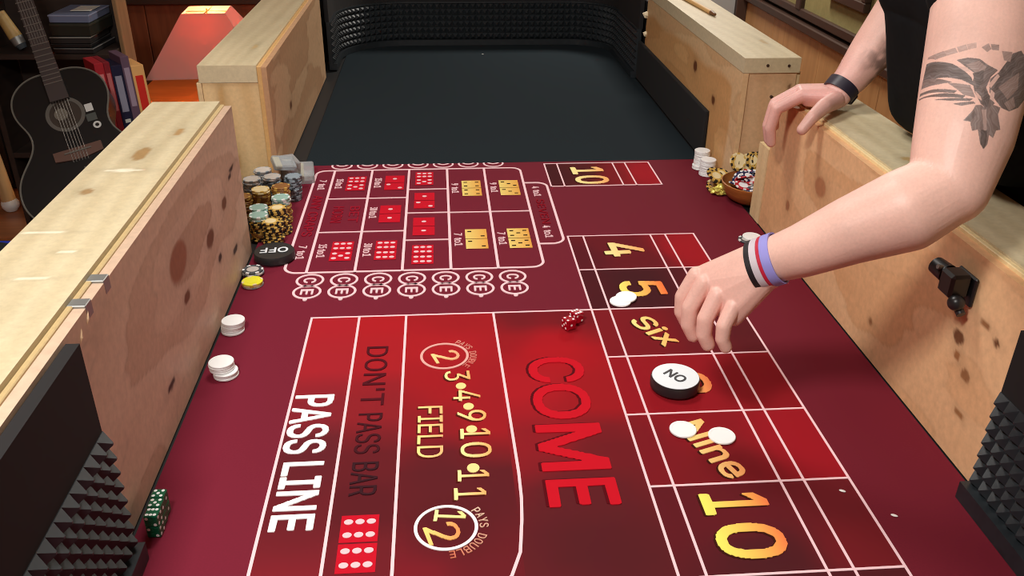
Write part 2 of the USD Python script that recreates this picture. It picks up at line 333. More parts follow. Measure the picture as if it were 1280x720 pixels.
_tm = {}
def text(s, x0, x1, ys, ye, col, z=.0017, bold=False, name='lettering', grad=None, ang=None, shadow=None):
    """print reading towards -y with letter tops towards +x, fitted into x0..x1 by ys (start)..ye (end)"""
    key = (s, bold)
    if key not in _tm:
        t = meshkit.text_mesh(s, 1.0, 1.0, bold); t.apply_translation(-t.bounds[0]); t.apply_scale(1 / t.extents); _tm[key] = t
    t = _tm[key].copy(); v = t.vertices.copy()
    L, H = abs(ys - ye), x1 - x0
    nv = np.stack([x0 + v[:, 1] * H, ys - v[:, 0] * L, v[:, 2] * z], -1)
    if ang is not None:
        c = np.array([(x0 + x1) / 2, (ys + ye) / 2, 0]); ca, sa = math.cos(ang), math.sin(ang)
        d = nv - c; nv = c + np.stack([d[:, 0] * ca - d[:, 1] * sa, d[:, 0] * sa + d[:, 1] * ca, d[:, 2]], -1)
    m = trimesh.Trimesh(nv, t.faces, process=False); m.fix_normals()
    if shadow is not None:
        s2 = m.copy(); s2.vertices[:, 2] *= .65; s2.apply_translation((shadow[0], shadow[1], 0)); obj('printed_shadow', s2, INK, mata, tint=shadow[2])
    if grad is not None:
        ga, gb = np.array(S(*grad[0], .95)), np.array(S(*grad[1], .95))
        h = v[:, 1:2] if len(grad) < 3 else grad[2](v)[:, None]
        m2, col2 = m, ga * (1 - h) + gb * h
        return obj(name, m, INK, mata, tint=lambda vv: (lambda q: ga * (1 - q) + gb * q)(np.clip(((vv[:, 0] - m.bounds[0][0]) / (m.extents[0] + 1e-9)), 0, 1)[:, None]), label=f'printed {s}' if len(s) > 1 else None)
    return obj(name, m, INK, mata, tint=col, label=None)
GA, GB = (255, 242, 166), (253, 178, 108)
GR = (GA, GB)
text('PASS LINE', -.233, -.1725, 1.133, .8385, PALE) if False else None
text('PASS', -.2335, -.1735, 1.132, .990, PALE, bold=True); text('LINE', -.2275, -.1725, .972, .8385, PALE, bold=True)
DK = P(88, 24, 34); DK2 = P(62, 30, 37)
text("DON'T", -.1345, -.0985, 1.268, 1.100, DK); text('PASS', -.1345, -.0985, 1.079, .985, P(74, 27, 35)); text('BAR', -.1345, -.0985, .966, .898, DK2)
def ring(cx, cy, r, w, col=WHITE_INK, name='ring'):
    obj(name, extr(Point(cx, cy).buffer(r + w / 2, quad_segs=16).difference(Point(cx, cy).buffer(r - w / 2, quad_segs=16)), 0, .0016 + cx * .0004), INK, mata, tint=col)
def disc(cx, cy, rx, ry, col, z=.0016, name='dot', parent=None):
    t = np.linspace(0, 2 * np.pi, 16, endpoint=False)
    return obj(name, extr(Polygon(np.stack([cx + rx * np.cos(t), cy + ry * np.sin(t)], 1)), 0, z), INK, parent or mata, tint=col)
ring(-.006, 1.2322, .0378, .0042, P(250, 190, 180)); ring(-.0085, .8325, .0378, .0042, PALE)
def spin(s, cx, cy, h, l, rot_, col=None, grad=None, bold=False, sh=None): text(s, cx - h / 2, cx + h / 2, cy + l / 2, cy - l / 2, col, grad=grad, ang=rot_, bold=bold, shadow=sh)
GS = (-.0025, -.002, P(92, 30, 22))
spin('2', -.003, 1.2305, .044, .030, .33, grad=((250, 225, 150), (250, 170, 130)))
spin('3', .0135, 1.172, .040, .027, .06, grad=GR, sh=GS); disc(.0185, 1.1425, .0080, .0085, S(254, 226, 150, .95))
spin('4', .0267, 1.1165, .041, .028, 0, grad=GR, sh=GS); disc(.0284, 1.0875, .0080, .0085, S(254, 226, 150, .95))
spin('9', .0325, 1.0640, .043, .027, -.06, grad=GR, sh=GS); disc(.0308, 1.031, .0080, .0085, S(254, 226, 150, .95))
spin('1', .0358, 1.0205, .043, .023, 0, grad=GR, sh=GS); spin('0', .0355, .983, .0435, .033, 0, grad=GR, sh=GS)
disc(.0297, .9440, .0085, .0095, S(254, 226, 150, .95)); spin('1', .0293, .9287, .042, .0225, 0, grad=GR, sh=GS); spin('1', .0237, .8925, .042, .0225, 0, grad=GR, sh=GS)
text('FIELD', -.0468, -.0105, 1.091, .970, None, grad=((255, 235, 150), (252, 190, 130)), shadow=(-.002, -.002, P(100, 30, 26)))
spin('1', -.0033, .8520, .040, .020, -.12, grad=((255, 250, 170), (255, 235, 150)))
spin('2', -.0125, .823, .043, .032, .28, grad=((255, 225, 130), (250, 150, 90)))
def arc_text(s, cx, cy, r, a0, a1, h, c0, c1):
    n = len(s)
    for i, ch in enumerate(s):
        if ch == ' ': continue
        a = a0 + (a1 - a0) * i / (n - 1); q = i / (n - 1)
        col = np.array(P(*c0)) * (1 - q) + np.array(P(*c1)) * q
        px, py = cx + r * math.cos(a), cy + r * math.sin(a)
        text(ch, px - h / 2, px + h / 2, py + .0035, py - .0035, col, ang=a)
arc_text('PAYS DOUBLE', -.006, 1.2322, .0475, 1.05, -.75, .0115, (250, 165, 150), (236, 130, 120))
arc_text('PAYS DOUBLE', -.0085, .8325, .0475, .62, -1.42, .0115, (250, 215, 190), (226, 130, 100))
CO, CSH = P(216, 24, 42), P(96, 14, 24)
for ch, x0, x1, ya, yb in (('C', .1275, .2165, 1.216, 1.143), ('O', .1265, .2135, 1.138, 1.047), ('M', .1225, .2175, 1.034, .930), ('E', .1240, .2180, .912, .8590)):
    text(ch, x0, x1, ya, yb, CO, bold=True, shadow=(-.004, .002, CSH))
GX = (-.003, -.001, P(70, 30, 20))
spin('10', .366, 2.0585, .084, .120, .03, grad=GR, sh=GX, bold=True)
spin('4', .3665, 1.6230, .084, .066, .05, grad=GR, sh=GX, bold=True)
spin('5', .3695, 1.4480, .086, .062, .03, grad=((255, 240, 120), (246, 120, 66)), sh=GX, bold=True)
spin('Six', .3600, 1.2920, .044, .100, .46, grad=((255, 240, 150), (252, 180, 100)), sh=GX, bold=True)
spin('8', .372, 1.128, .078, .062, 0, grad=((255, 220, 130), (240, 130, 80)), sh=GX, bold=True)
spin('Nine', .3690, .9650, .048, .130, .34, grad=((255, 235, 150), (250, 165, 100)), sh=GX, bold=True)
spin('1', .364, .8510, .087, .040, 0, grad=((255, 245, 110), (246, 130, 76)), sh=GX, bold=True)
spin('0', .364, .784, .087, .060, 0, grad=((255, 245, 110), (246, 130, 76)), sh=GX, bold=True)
# C and E circles: a near row and the far row that the cloth's edge cuts
def smallc(cx, cy, ch):
    ring(cx, cy, .0245, .0046); spin(ch, cx, cy, .024, .020, 0, WHITE_INK, bold=True)
for i in range(7):
    cx = -.2588 + i * (.1287 + .2588) / 6; dy = -.0009 * i
    smallc(cx, 1.5185 + dy, 'C'); smallc(cx, 1.4715 + dy, 'E'); disc(cx, 1.4415 + dy, .0042, .0045, WHITE_INK)
for i in range(7):
    cx = -.2564 + i * .3863 / 6
    for r0, r1 in ((.0222, .0268),):
        half = Point(cx, 2.160).buffer(r1, quad_segs=12).difference(Point(cx, 2.160).buffer(r0, quad_segs=12)).intersection(Polygon([(-1, 2.0), (1, 2.0), (1, 2.165), (-1, 2.165)]))
        obj('ring', extr(half, 0, .0009), INK, mata, tint=WHITE_INK)
    c2 = Point(cx, 2.172).buffer(.017, quad_segs=12).difference(Point(cx, 2.172).buffer(.0125, quad_segs=12)).intersection(Polygon([(-1, 2.0), (1, 2.0), (1, 2.165), (-1, 2.165)]))
    obj('ring', extr(c2, 0, .0009), INK, mata, tint=WHITE_INK)
# printed pairs of dice
PIPS = {1: [(0, 0)], 2: [(-1, 1), (1, -1)], 3: [(-1, 1), (0, 0), (1, -1)], 4: [(-1, -1), (-1, 1), (1, -1), (1, 1)], 5: [(-1, -1), (-1, 1), (1, -1), (1, 1), (0, 0)], 6: [(-1, -1), (0, -1), (1, -1), (-1, 1), (0, 1), (1, 1)]}
def dice_print(cx, cy, w, h, n1, n2, gold=False, pr=.0042):
    for k, n in ((1, n1), (-1, n2)):
        y = cy + k * h / 4
        bx = grid_face((cx - w / 2, y - h / 4 + .0012, .0008), (w, 0, 0), (0, h / 2 - .0024, 0), 4, 4)
        lo = grid_face((cx - w / 2, y - h / 4 + .0012, .0), (w, 0, 0), (0, h / 2 - .0024, 0), 1, 1); lo.invert()
        if gold:
            ga, gb = np.array(P(252, 226, 130)), np.array(P(246, 178, 84))
            d = obj('printed_die', cat_([bx, lo]), INK, mata, tint=lambda v: ga + (gb - ga) * np.clip((v[:, :1] - cx) / w + .5, 0, 1))
        else: d = obj('printed_die', cat_([bx, lo]), INK, mata, tint=P(214, 24, 46))
        for px, py in PIPS[n]:
            if gold: q = box(cx + px * w * .3 - pr, y + py * h * .12 - pr * .55, .0008, cx + px * w * .3 + pr, y + py * h * .12 + pr * .55, .0013); obj('pip', q, INK, d, tint=P(60, 46, 26))
            else: disc(cx + px * w * .30, y + py * h * .115, pr * 1.25, pr, P(255, 215, 222), name='pip', parent=d)
dice_print(-.2110, 2.032, .046, .096, 6, 5); dice_print(-.1185, 2.033, .047, .098, 1, 2); dice_print(-.121, 1.839, .047, .100, 1, 1)
dice_print(-.2108, 1.648, .044, .094, 6, 5); dice_print(-.1215, 1.648, .044, .094, 6, 6)
dice_print(-.0465, 2.058, .044, .092, 6, 5); dice_print(-.045, 1.914, .047, .098, 1, 2); dice_print(-.045, 1.765, .047, .098, 1, 1); dice_print(-.046, 1.623, .044, .092, 6, 6)
dice_print(.0672, 1.987, .046, .102, 4, 4, True); dice_print(.0663, 1.693, .046, .101, 2, 2, True); dice_print(.1583, 1.986, .047, .101, 3, 3, True); dice_print(.157, 1.692, .047, .102, 5, 5, True)
dice_print(-.1155, .8130, .047, .100, 6, 6, pr=.0046)
def pays(s, x, ys):
    a, b2, c = s.split(); h = .0085
    text(a, x - h, x + h, ys, ys - .010 - .008 * (len(a) > 1), WHITE_INK); text(b2 + c, x - h, x + h, ys - .024, ys - .062, WHITE_INK)
for s, x, y in (('7 to 1', -.292, 2.056), ('7 to 1', -.292, 1.676), ('15 to 1', -.2515, 2.062), ('15 to 1', -.1585, 2.063), ('30 to 1', -.159, 1.877), ('15 to 1', -.2515, 1.681), ('30 to 1', -.159, 1.681),
                ('9 to 1', .0278, 2.018), ('7 to 1', .028, 1.722), ('9 to 1', .121, 2.018), ('7 to 1', .1205, 1.722), ('4 to 1', .221, 1.988), ('4 to 1', .221, 1.752)): pays(s, x, y)
FR = P(166, 26, 48)
text('ANY CRAPS', -.303, -.281, 1.955, 1.725, FR); text('HORN', -.250, -.226, 1.885, 1.795, FR); text('BET', -.212, -.190, 1.885, 1.795, FR); text('SEVEN', .214, .233, 1.905, 1.765, P(150, 20, 38))

# ------------------------------------------------------------------ wooden rails
def in_tint(axis_u, seed, base, dark, ks, amt=1.0, extra=None):
    def f(v):
        col = ply(v[:, 1], v[:, 2], base, dark, seed, ks, amt)
        return extra(v, col) if extra else col
    return f
def brd(u, v, seed, base=C_TOP, dark=C_TOPD, ks=(), freq=30):
    return lambda p: board(p[:, u], p[:, v], base, dark, seed, ks, freq)
METAL = mat('dull_zinc', S(150, 152, 150), .4, metallic=.6)

# left near rail
r1 = thing('wooden_rail', 'near left plywood rail beside the white chip stacks, dark knots on its inner face', 'table rail')
KL = [(1.21, .135, .018, .010, KN), (1.075, .066, .02, .006, KN2), (1.38, .155, .028, .016, KN), (1.42, .10, .014, .008, KN2), (1.53, .065, .022, .007, KN2), (1.50, .17, .02, .012, KN), (1.585, .205, .022, .004, KN2), (1.565, .196, .016, .0035, KN2), (1.20, .20, .05, .030, S(150, 100, 72))]
obj('inner_panel', slab((-.405, .25, 0), (-.392, 1.655, .303), 0, 1, .004), WOOD, r1, tint=in_tint(1, 3, C_IN, C_IND, KL, .95))
obj('top_board', slab((-.535, .25, .275), (-.412, 1.655, .312), 2, 1, .005), PINE, r1, tint=brd(1, 0, 11, ks=[(1.285, -.475, .006, .030, S(240, 230, 205)), (1.06, -.505, .003, .028, S(238, 228, 204)), (1.0, -.455, .004, .012, S(238, 228, 204)), (.93, -.47, .003, .02, S(236, 226, 200)), (1.36, -.47, .035, .012, S(160, 128, 84)), (1.47, -.44, .02, .008, S(170, 136, 90)), (1.20, -.50, .012, .01, S(160, 130, 90))]))
obj('outer_panel', box(-.545, .25, 0, -.535, 1.655, .29, .001), WOOD, r1, tint=C_END)
obj('filler_strip', box(-.412, .25, .27, -.405, 1.655, .306, .001), PINE, r1, tint=S(190, 165, 118))
obj('end_board', box(-.535, 1.62, 0, -.405, 1.655, .275, .001), PINE, r1, tint=C_END)
obj('end_board', box(-.535, .25, 0, -.405, .285, .275, .001), PINE, r1, tint=C_END)
for yy in (.885, .945): obj('metal_shim', box(-.412, yy - .014, .288, -.3916, yy + .004, .3062, .0008), METAL, r1, label='dull metal shim')
for yy, zz in ((.845, .283), (.87, .292), (.66, .287)): obj('torn_splinter', tf(lathe([(0, -.008), (.0018, -.002), (.0012, .004), (0, .009)], 6), [(1, 0, 0), (0, .8, -.6), (0, .6, .8)], (-.3918, yy, zz)), PINE, r1, tint=S(240, 205, 165))

# left far rail
r2 = thing('wooden_rail', 'far left plywood rail in front of the red lamp', 'table rail')
obj('inner_panel', slab((-.404, 2.03, 0), (-.392, 3.06, .284), 0, 1, .006), WOOD, r2, tint=in_tint(1, 8, S(214, 178, 140), S(180, 136, 100), [(2.3, .12, .02, .012, KN)], .9))
obj('edge_strip', box(-.414, 2.028, 0, -.404, 3.06, .286, .001), PINE, r2, tint=S(214, 170, 110))
obj('top_board', slab((-.545, 2.03, .250), (-.4145, 3.06, .289), 2, 1, .006), PINE, r2, tint=brd(1, 0, 15, ks=[(2.22, -.45, .03, .006, S(190, 166, 120))]))
obj('end_board', slab((-.540, 2.032, 0), (-.414, 2.06, .249), 1, -1, .006), PINE, r2, tint=brd(2, 0, 21, S(236, 206, 156), S(212, 172, 116), [(.06, -.49, .03, .014, S(190, 150, 100)), (.19, -.5, .06, .007, S(205, 165, 110))], 16))
obj('outer_panel', box(-.552, 2.03, 0, -.541, 3.06, .25, .001), WOOD, r2, tint=C_END)

# right far rail
r3 = thing('wooden_rail', 'far right plywood rail with stained inner face behind the white chips', 'table rail')
def stain(v, col):
    n = meshkit.fbm(v * np.array([0, 7, 9]), 3, 3)
    m = np.clip((v[:, 1] - 2.005 - .02 * n) * 60, 0, 1) * np.clip((.255 - .03 * n - v[:, 2]) * 60, 0, 1)
    return col * (1 - m[:, None] * (1 - np.array([.90, .74, .56])))
obj('inner_panel', slab((.691, 1.96, 0), (.7035, 2.97, .277), 0, -1, .005), WOOD, r3, tint=in_tint(1, 5, S(232, 200, 154), S(206, 164, 116), [(2.16, .16, .016, .012, KN), (2.35, .2, .02, .016, KN)], .9, stain))
obj('top_board', slab((.690, 1.96, .278), (.822, 2.97, .312), 2, 1, .006), PINE, r3, tint=brd(1, 0, 33, ks=[(2.13, .79, .03, .006, S(180, 150, 100))]))
obj('end_board', slab((.704, 1.965, 0), (.818, 2.0, .277), 1, -1, .006), PINE, r3, tint=brd(2, 0, 41, S(226, 190, 148), S(204, 160, 116), [(.205, .77, .006, .005, KN), (.246, .805, .006, .005, KN)], 14))
obj('outer_panel', box(.818, 1.97, 0, .829, 2.97, .278, .001), WOOD, r3, tint=C_END)
for zz, xx in ((.295, .745), (.294, .795), (.222, .765)): obj('screw_head', cyl((xx, 1.9645, zz), (xx, 1.9585, zz), .0035, 10), DKTRIM, r3)
for a, c, d, e in ((2.955, .29, .03, .02), (2.965, .22, .02, .025), (2.96, .16, .014, .02)):
    obj('torn_splinter', tf(lathe([(0, -d), (e * .5, -d * .3), (e * .35, d * .4), (0, d)], 6), [(0, 1, 0), (.4, 0, .9), (.9, 0, -.4)], (.6915, a, c)), PINE, r3, tint=S(240, 225, 190))

# right near rail
r4 = thing('wooden_rail', 'near right plywood rail that the person leans on', 'table rail')
KR = [(.975, .165, .014, .011, KN), (.968, .14, .008, .008, S(160, 108, 66)), (.94, .125, .012, .009, S(150, 104, 66)), (1.47, .19, .026, .020, S(178, 122, 84)), (1.2, .06, .008, .005, S(150, 104, 66)), (.90, .20, .008, .005, KN), (.93, .21, .012, .005, S(150, 104, 66)), (1.60, .10, .010, .012, S(170, 116, 80)), (.93, .07, .012, .006, S(160, 112, 70))]
obj('inner_panel', slab((.691, .25, 0), (.704, 1.737, .288), 0, -1, .004), WOOD, r4, tint=in_tint(1, 12, S(238, 194, 148), S(214, 158, 108), KR, .75))
obj('edge_strip', box(.704, .25, .24, .712, 1.737, .2935, .001), PINE, r4, tint=S(236, 212, 160))
obj('top_board', slab((.712, .25, .262), (.830, 1.737, .296), 2, 1, .005), PINE, r4, tint=brd(1, 0, 52, ks=[(1.32, .76, .012, .01, S(176, 146, 96))]))
obj('outer_panel', box(.830, .25, 0, .840, 1.737, .29, .001), WOOD, r4, tint=C_END)
obj('end_board', box(.704, 1.70, 0, .83, 1.737, .262, .001), PINE, r4, tint=C_END)
obj('end_board', box(.704, .25, 0, .83, .285, .262, .001), PINE, r4, tint=C_END)
pst = obj('wood_post', slab((.6895, 1.739, 0), (.775, 1.796, .170), 0, -1, .006), PINE, tint=brd(2, 1, 61, S(240, 214, 166), S(222, 190, 140)))
tag(pst, 'short pale wood offcut standing behind the near right rail end', 'wood block')
st = thing('wooden_stick', 'thin wooden stick with dark tip lying on the far right rail', 'stick')
obj('shaft', cyl((.736, 2.80, .3185), (.757, 2.475, .3185), .0062, 12), PINE, st, tint=S(214, 172, 112), smooth=40)
obj('tip', cyl((.757, 2.475, .3185), (.7590, 2.445, .3185), .0066, 12, .004), mat('burnt_tip', S(110, 72, 42), .5), st, smooth=40)

# ------------------------------------------------------------------ black rubber bumpers with moulded pyramids
RUB = nmat('black_rubber', S(33, 38, 42), S(40, 45, 49), 60, rough=.42)
RUBF = mat('black_foam_back', S(24, 21, 22), .85)
def arc(cx, cy, r, a0, a1, n=14): return [(cx + r * math.cos(a), cy + r * math.sin(a)) for a in np.linspace(a0, a1, n)]
def bumper(t, path, side, z_lip, z_pyr, z_top, pitch, hgt=.013, thick=.012, ledge=.006):
    """path: inner face line in plan; side=+1 when the inside lies to the left of the path"""
    ls = LineString(path); L = ls.length
    def at(s):
        p = ls.interpolate(s); a, c = ls.interpolate(max(0, s - .004)), ls.interpolate(min(L, s + .004))
        d = np.array([c.x - a.x, c.y - a.y]); d /= np.linalg.norm(d); n = np.array([-d[1], d[0]]) * side
        return np.array([p.x, p.y]), n
    def sheet(z0, z1, off0, off1, nseg):
        v, f = [], []
        for i in range(nseg + 1):
            p, n = at(L * i / nseg)
            for o, z in ((off1, z0), (off1, z1), (off0, z1), (off0, z0)): q = p + n * o; v.append((q[0], q[1], z))
        for i in range(nseg):
            for k in range(4):
                a, b2, c, d = i * 4 + k, i * 4 + (k + 1) % 4, i * 4 + 4 + (k + 1) % 4, i * 4 + 4 + k
                f += [(a, b2, c), (a, c, d)]
        for e in (0, nseg): f += [(e * 4, e * 4 + 1, e * 4 + 2), (e * 4, e * 4 + 2, e * 4 + 3)]
        m = trimesh.Trimesh(v, f, process=False); m.fix_normals(); return m
    ns = max(8, int(L / .02))
    obj('rubber_sheet', sheet(z_lip, z_pyr, -thick, 0, ns), RUB, t)
    obj('bottom_lip', sheet(.0006, z_lip, -thick, .016, ns), RUB, t)
    if ledge: obj('top_edge', sheet(z_pyr, z_pyr + ledge, -thick, .006, ns), RUB, t)
    obj('flat_band', sheet(z_pyr + ledge, z_top, -thick - .003, -.001, ns), RUBF, t, label='flat black band above the pyramids')
    nc, nr = int(round(L / pitch)), max(1, int(round((z_pyr - z_lip) / pitch))); du, dv = L / nc, (z_pyr - z_lip) / nr
    v, f = [], []
    for i in range(nc):
        for j in range(nr):
            k = len(v)
            for a, c, h in ((0, 0, 0), (1, 0, 0), (1, 1, 0), (0, 1, 0), (.44, .56, hgt), (.56, .56, hgt), (.56, .44, hgt), (.44, .44, hgt)):
                p, n = at(du * (i + a)); q = p + n * h; v.append((q[0], q[1], z_lip + dv * (j + c)))
            f += [(k, k + 1, k + 6), (k, k + 6, k + 7), (k + 1, k + 2, k + 5), (k + 1, k + 5, k + 6), (k + 2, k + 3, k + 4), (k + 2, k + 4, k + 5), (k + 3, k, k + 7), (k + 3, k + 7, k + 4), (k + 7, k + 6, k + 5), (k + 7, k + 5, k + 4)]
    m = trimesh.Trimesh(v, f, process=False)
    if side < 0: m.invert()
    tag(obj('pyramid_relief', m, RUB, t, label='rows of small moulded rubber pyramids'), kind='stuff')
b1 = thing('rubber_bumper', 'curved black pyramid rubber bumper round the far end of the table', 'rubber bumper')
far = [(-.378, 3.16), (-.378, 3.31)] + arc(-.128, 3.31, .25, math.pi, math.pi / 2) + [(.50, 3.56)] + arc(.50, 3.385, .175, math.pi / 2, 0) + [(.675, 3.012)]
bumper(b1, far, -1, .022, .160, .262, .0232, .012)
b2_ = thing('rubber_bumper', 'black pyramid rubber bumper on the left rail by the green dice', 'rubber bumper')
bumper(b2_, [(-.3755, .805), (-.3755, .30)], 1, .026, .187, .298, .0200, .012, ledge=0)
b3 = thing('rubber_bumper', 'black pyramid rubber bumper on the right rail at the picture edge', 'rubber bumper')
bumper(b3, [(.673, .845), (.673, .30)], -1, .026, .165, .252, .0200, .011, ledge=0)
pd = obj('black_padding', box(.678, 2.175, .0005, .690, 3.03, .128, .003), nmat('black_cloth_padding', S(20, 20, 21), S(25, 25, 26), 200, rough=.9))
tag(pd, 'black padding board along the foot of the far right rail', 'padding')
eb = thing('end_box', 'black painted box behind the far rubber bumper', 'table end')
obj('back_board', box(-.545, 3.62, 0, .83, 3.65, .26, .003), BLK, eb); obj('side_board', box(-.545, 3.07, 0, -.42, 3.62, .258, .003), BLK, eb); obj('side_board', box(.70, 2.98, 0, .83, 3.62, .258, .003), BLK, eb)

# ------------------------------------------------------------------ chips, pucks, dice
def chip_prof(r=.0195, h=.0033, c=.0007): return [(0, 0), (r - c, 0), (r, c), (r, h - c), (r - c, h), (r * .80, h), (r * .78, h - .00025), (0, h - .00025)]
CH = .0034
def chip_parts(t, body_m, spot_m=None, n=6, inlay_m=None):
    obj('body', lathe(chip_prof(), 30), body_m, t, smooth=30)
    if spot_m is not None:
        ms = []
        for k in range(n):
            a = k * 2 * np.pi / n; w = .20
            pts = [(.0197 * math.cos(a + s * w), .0197 * math.sin(a + s * w)) for s in (-1, -.5, 0, .5, 1)] + [(.0158 * math.cos(a + s * w), .0158 * math.sin(a + s * w)) for s in (1, 0, -1)]
            ms.append(extr(Polygon(pts), .0004, .0034))
        obj('edge_spots', cat_(ms), spot_m, t)
    if inlay_m is not None: obj('inlay', lathe([(0, .0034), (.0115, .0034), (.0115, .003), (0, .003)], 24), inlay_m, t)
CLAY = lambda n, c: mat(n, S(*c), .38)
M_WHITE = CLAY('white_clay', (244, 246, 246)); M_GOLD = CLAY('gold_clay', (206, 168, 84)); M_BLACKC = CLAY('black_clay', (38, 34, 32)); M_TEAL = CLAY('pale_teal_clay', (150, 186, 176))
M_AMBER = CLAY('amber_brown_clay', (140, 92, 42)); M_CREAM = CLAY('cream_clay', (232, 214, 166)); M_GREYC = CLAY('grey_blue_clay', (140, 154, 164)); M_DGREY = CLAY('dark_grey_clay', (66, 74, 80))
M_YEL = CLAY('yellow_clay', (236, 232, 50)); M_RED = CLAY('red_clay', (190, 36, 48)); M_BLUE = CLAY('navy_clay', (34, 42, 86)); M_PALE = CLAY('pale_grey_clay', (196, 190, 184))
KINDS = {}
def chip(kind, label, loc, rotz=0, tilt=None, group=None, name='poker_chip'):
    spec = {'white': (M_WHITE, None, 0, None), 'gold': (M_GOLD, M_BLACKC, 8, M_CREAM), 'teal': (M_TEAL, M_WHITE, 6, None), 'amber': (M_AMBER, M_GOLD, 5, None), 'grey': (M_GREYC, M_DGREY, 6, None), 'pale': (M_PALE, M_GREYC, 6, None),
            'yellow': (M_YEL, M_CREAM, 4, M_YEL), 'dark': (M_DGREY, M_WHITE, 6, M_PALE), 'red': (M_RED, M_WHITE, 6, M_WHITE), 'blue': (M_BLUE, M_WHITE, 6, M_WHITE), 'cream': (M_CREAM, M_GOLD, 6, None)}[kind]
    ax = None
    if tilt is not None:
        z = unit(tilt); xx = unit(np.cross((math.sin(rotz), math.cos(rotz), .01), z)); ax = (xx, np.cross(z, xx), z)
    if kind in KINDS: return dup(KINDS[kind], label, loc, rotz, group, ax)
    t = thing(name, label, 'poker chip', loc, rotz, group, ax); chip_parts(t, *spec); KINDS[kind] = t; return t
def stack(kinds, x, y, where, cat='white poker chip', lean=(0, 0), jit=.0008, z=0.0005, group=None):
    n = len(kinds)
    for i, kd in enumerate(kinds):
        k = n - 1 - i
        chip(kd, f'{NAMEK[kd]} poker chip, {ordn(k)} {where}', (x + lean[0] * i + R.uniform(-jit, jit), y + lean[1] * i + R.uniform(-jit, jit), z + i * CH), R.uniform(0, 6.28), group=group)
NAMEK = dict(white='white', gold='gold and black', teal='pale teal', amber='amber brown', grey='grey blue', pale='pale grey', yellow='yellow', dark='dark grey', red='red', blue='navy', cream='cream')
# white stacks by the left rail
def wstack(x, y, n, where, shifts):
    for i in range(n):
        dx, dy = shifts(i)
        chip('white', f'white poker chip, {ordn(n - 1 - i)} in {where}', (x + dx + R.uniform(-.0006, .0006), y + dy + R.uniform(-.0006, .0006), .0005 + i * CH), R.uniform(0, 6), group='white chips ' + where)
wstack(-.3665, 1.337, 6, 'farther white stack by left rail', lambda i: (0, 0) if i == 0 else (-.001 + .0006 * i, .0025))
wstack(-.3500, 1.198, 7, 'nearer leaning white stack by left rail', lambda i: (0, 0) if i < 3 else (-.006, .004))
wstack(.6600, 2.100, 14, 'back white stack by far right rail', lambda i: (0, 0) if i > 2 else (-.004, -.003))
wstack(.6615, 2.050, 12, 'front white stack by far right rail', lambda i: (0, 0))
# single chips on the numbers
chip('white', 'lower white chip of the pair below the gold 5', (.3172, 1.396, .0015), .3); chip('white', 'upper white chip of the pair below the gold 5', (.3305, 1.409, .0032), 1.2, tilt=(-.06, -.05, 1))
chip('white', 'white chip on the start of the word Nine', (.3352, 1.0075, .0015), .5); chip('white', 'white chip on the right part of the word Nine', (.3870, .9890, .0015), 2.1)
chip('dark', 'dark grey chip under a white chip near the right rail', (.6385, 1.653, .0005), .2); chip('white', 'white chip on a dark chip near the right rail', (.6500, 1.660, .004), 1.0)
# yellow topped pile by the OFF puck
chip('dark', 'lower dark grey chip with pale edge beside the OFF puck', (-.372, 1.556, .0005), .4); chip('pale', 'pale chip under the dark chip behind the yellow chip', (-.3695, 1.552, .0042), .9, name='poker_chip'); chip('dark', 'dark grey chip behind the yellow chip', (-.371, 1.554, .0078), 2.2)
stack(['pale', 'cream', 'yellow'], -.3640, 1.507, 'in small yellow topped pile')
# big coloured pile in the gap of the left rail
def mix(a, c, n, p): return [a if R.random() > p else c for _ in range(n)]
stack(['gold'] * 13, -.352, 1.697, 'in gold column nearest OFF puck', lean=(-.0004, .0012), jit=.004)
stack(['gold'] * 16, -.345, 1.750, 'in second gold column from OFF puck', lean=(-.0006, .0006), jit=.003)
stack(mix('gold', 'amber', 12, .2) + ['teal'] * 3, -.386, 1.722, 'in teal topped column against rail end', lean=(0, .0006), jit=.002)
stack(['amber'] * 11 + ['teal'] * 5, -.352, 1.808, 'in teal topped column in mid pile', lean=(0, .0008), jit=.003)
stack(['teal'] * 13, -.394, 1.785, 'in the teal column at the outer side', jit=.003)
stack(['amber'] * 17, -.362, 1.868, 'in front amber column', lean=(0, .0004), jit=.0015)
stack(['amber'] * 15 + ['cream'] * 2, -.403, 1.858, 'in cream topped amber column', jit=.002)
stack(['amber'] * 14, -.440, 1.846, 'in the outer amber column', jit=.002)
stack(['grey'] * 17, -.348, 1.938, 'in column nearest the layout', lean=(.0003, 0), jit=.0012)
stack(['grey'] * 16 + ['pale'] * 2, -.390, 1.930, 'in pale topped grey column', jit=.0015)
stack(['pale'] * 18, -.432, 1.915, 'in the pale grey column', jit=.0015)
stack(['pale'] * 17, -.474, 1.905, 'in the outermost pale grey column', jit=.0015)
stack(['pale'] * 17, -.420, 1.985, 'in the rear pale grey column', jit=.0015)
stack(['amber'] * 10, -.480, 1.840, 'in the outermost amber column', jit=.0015)
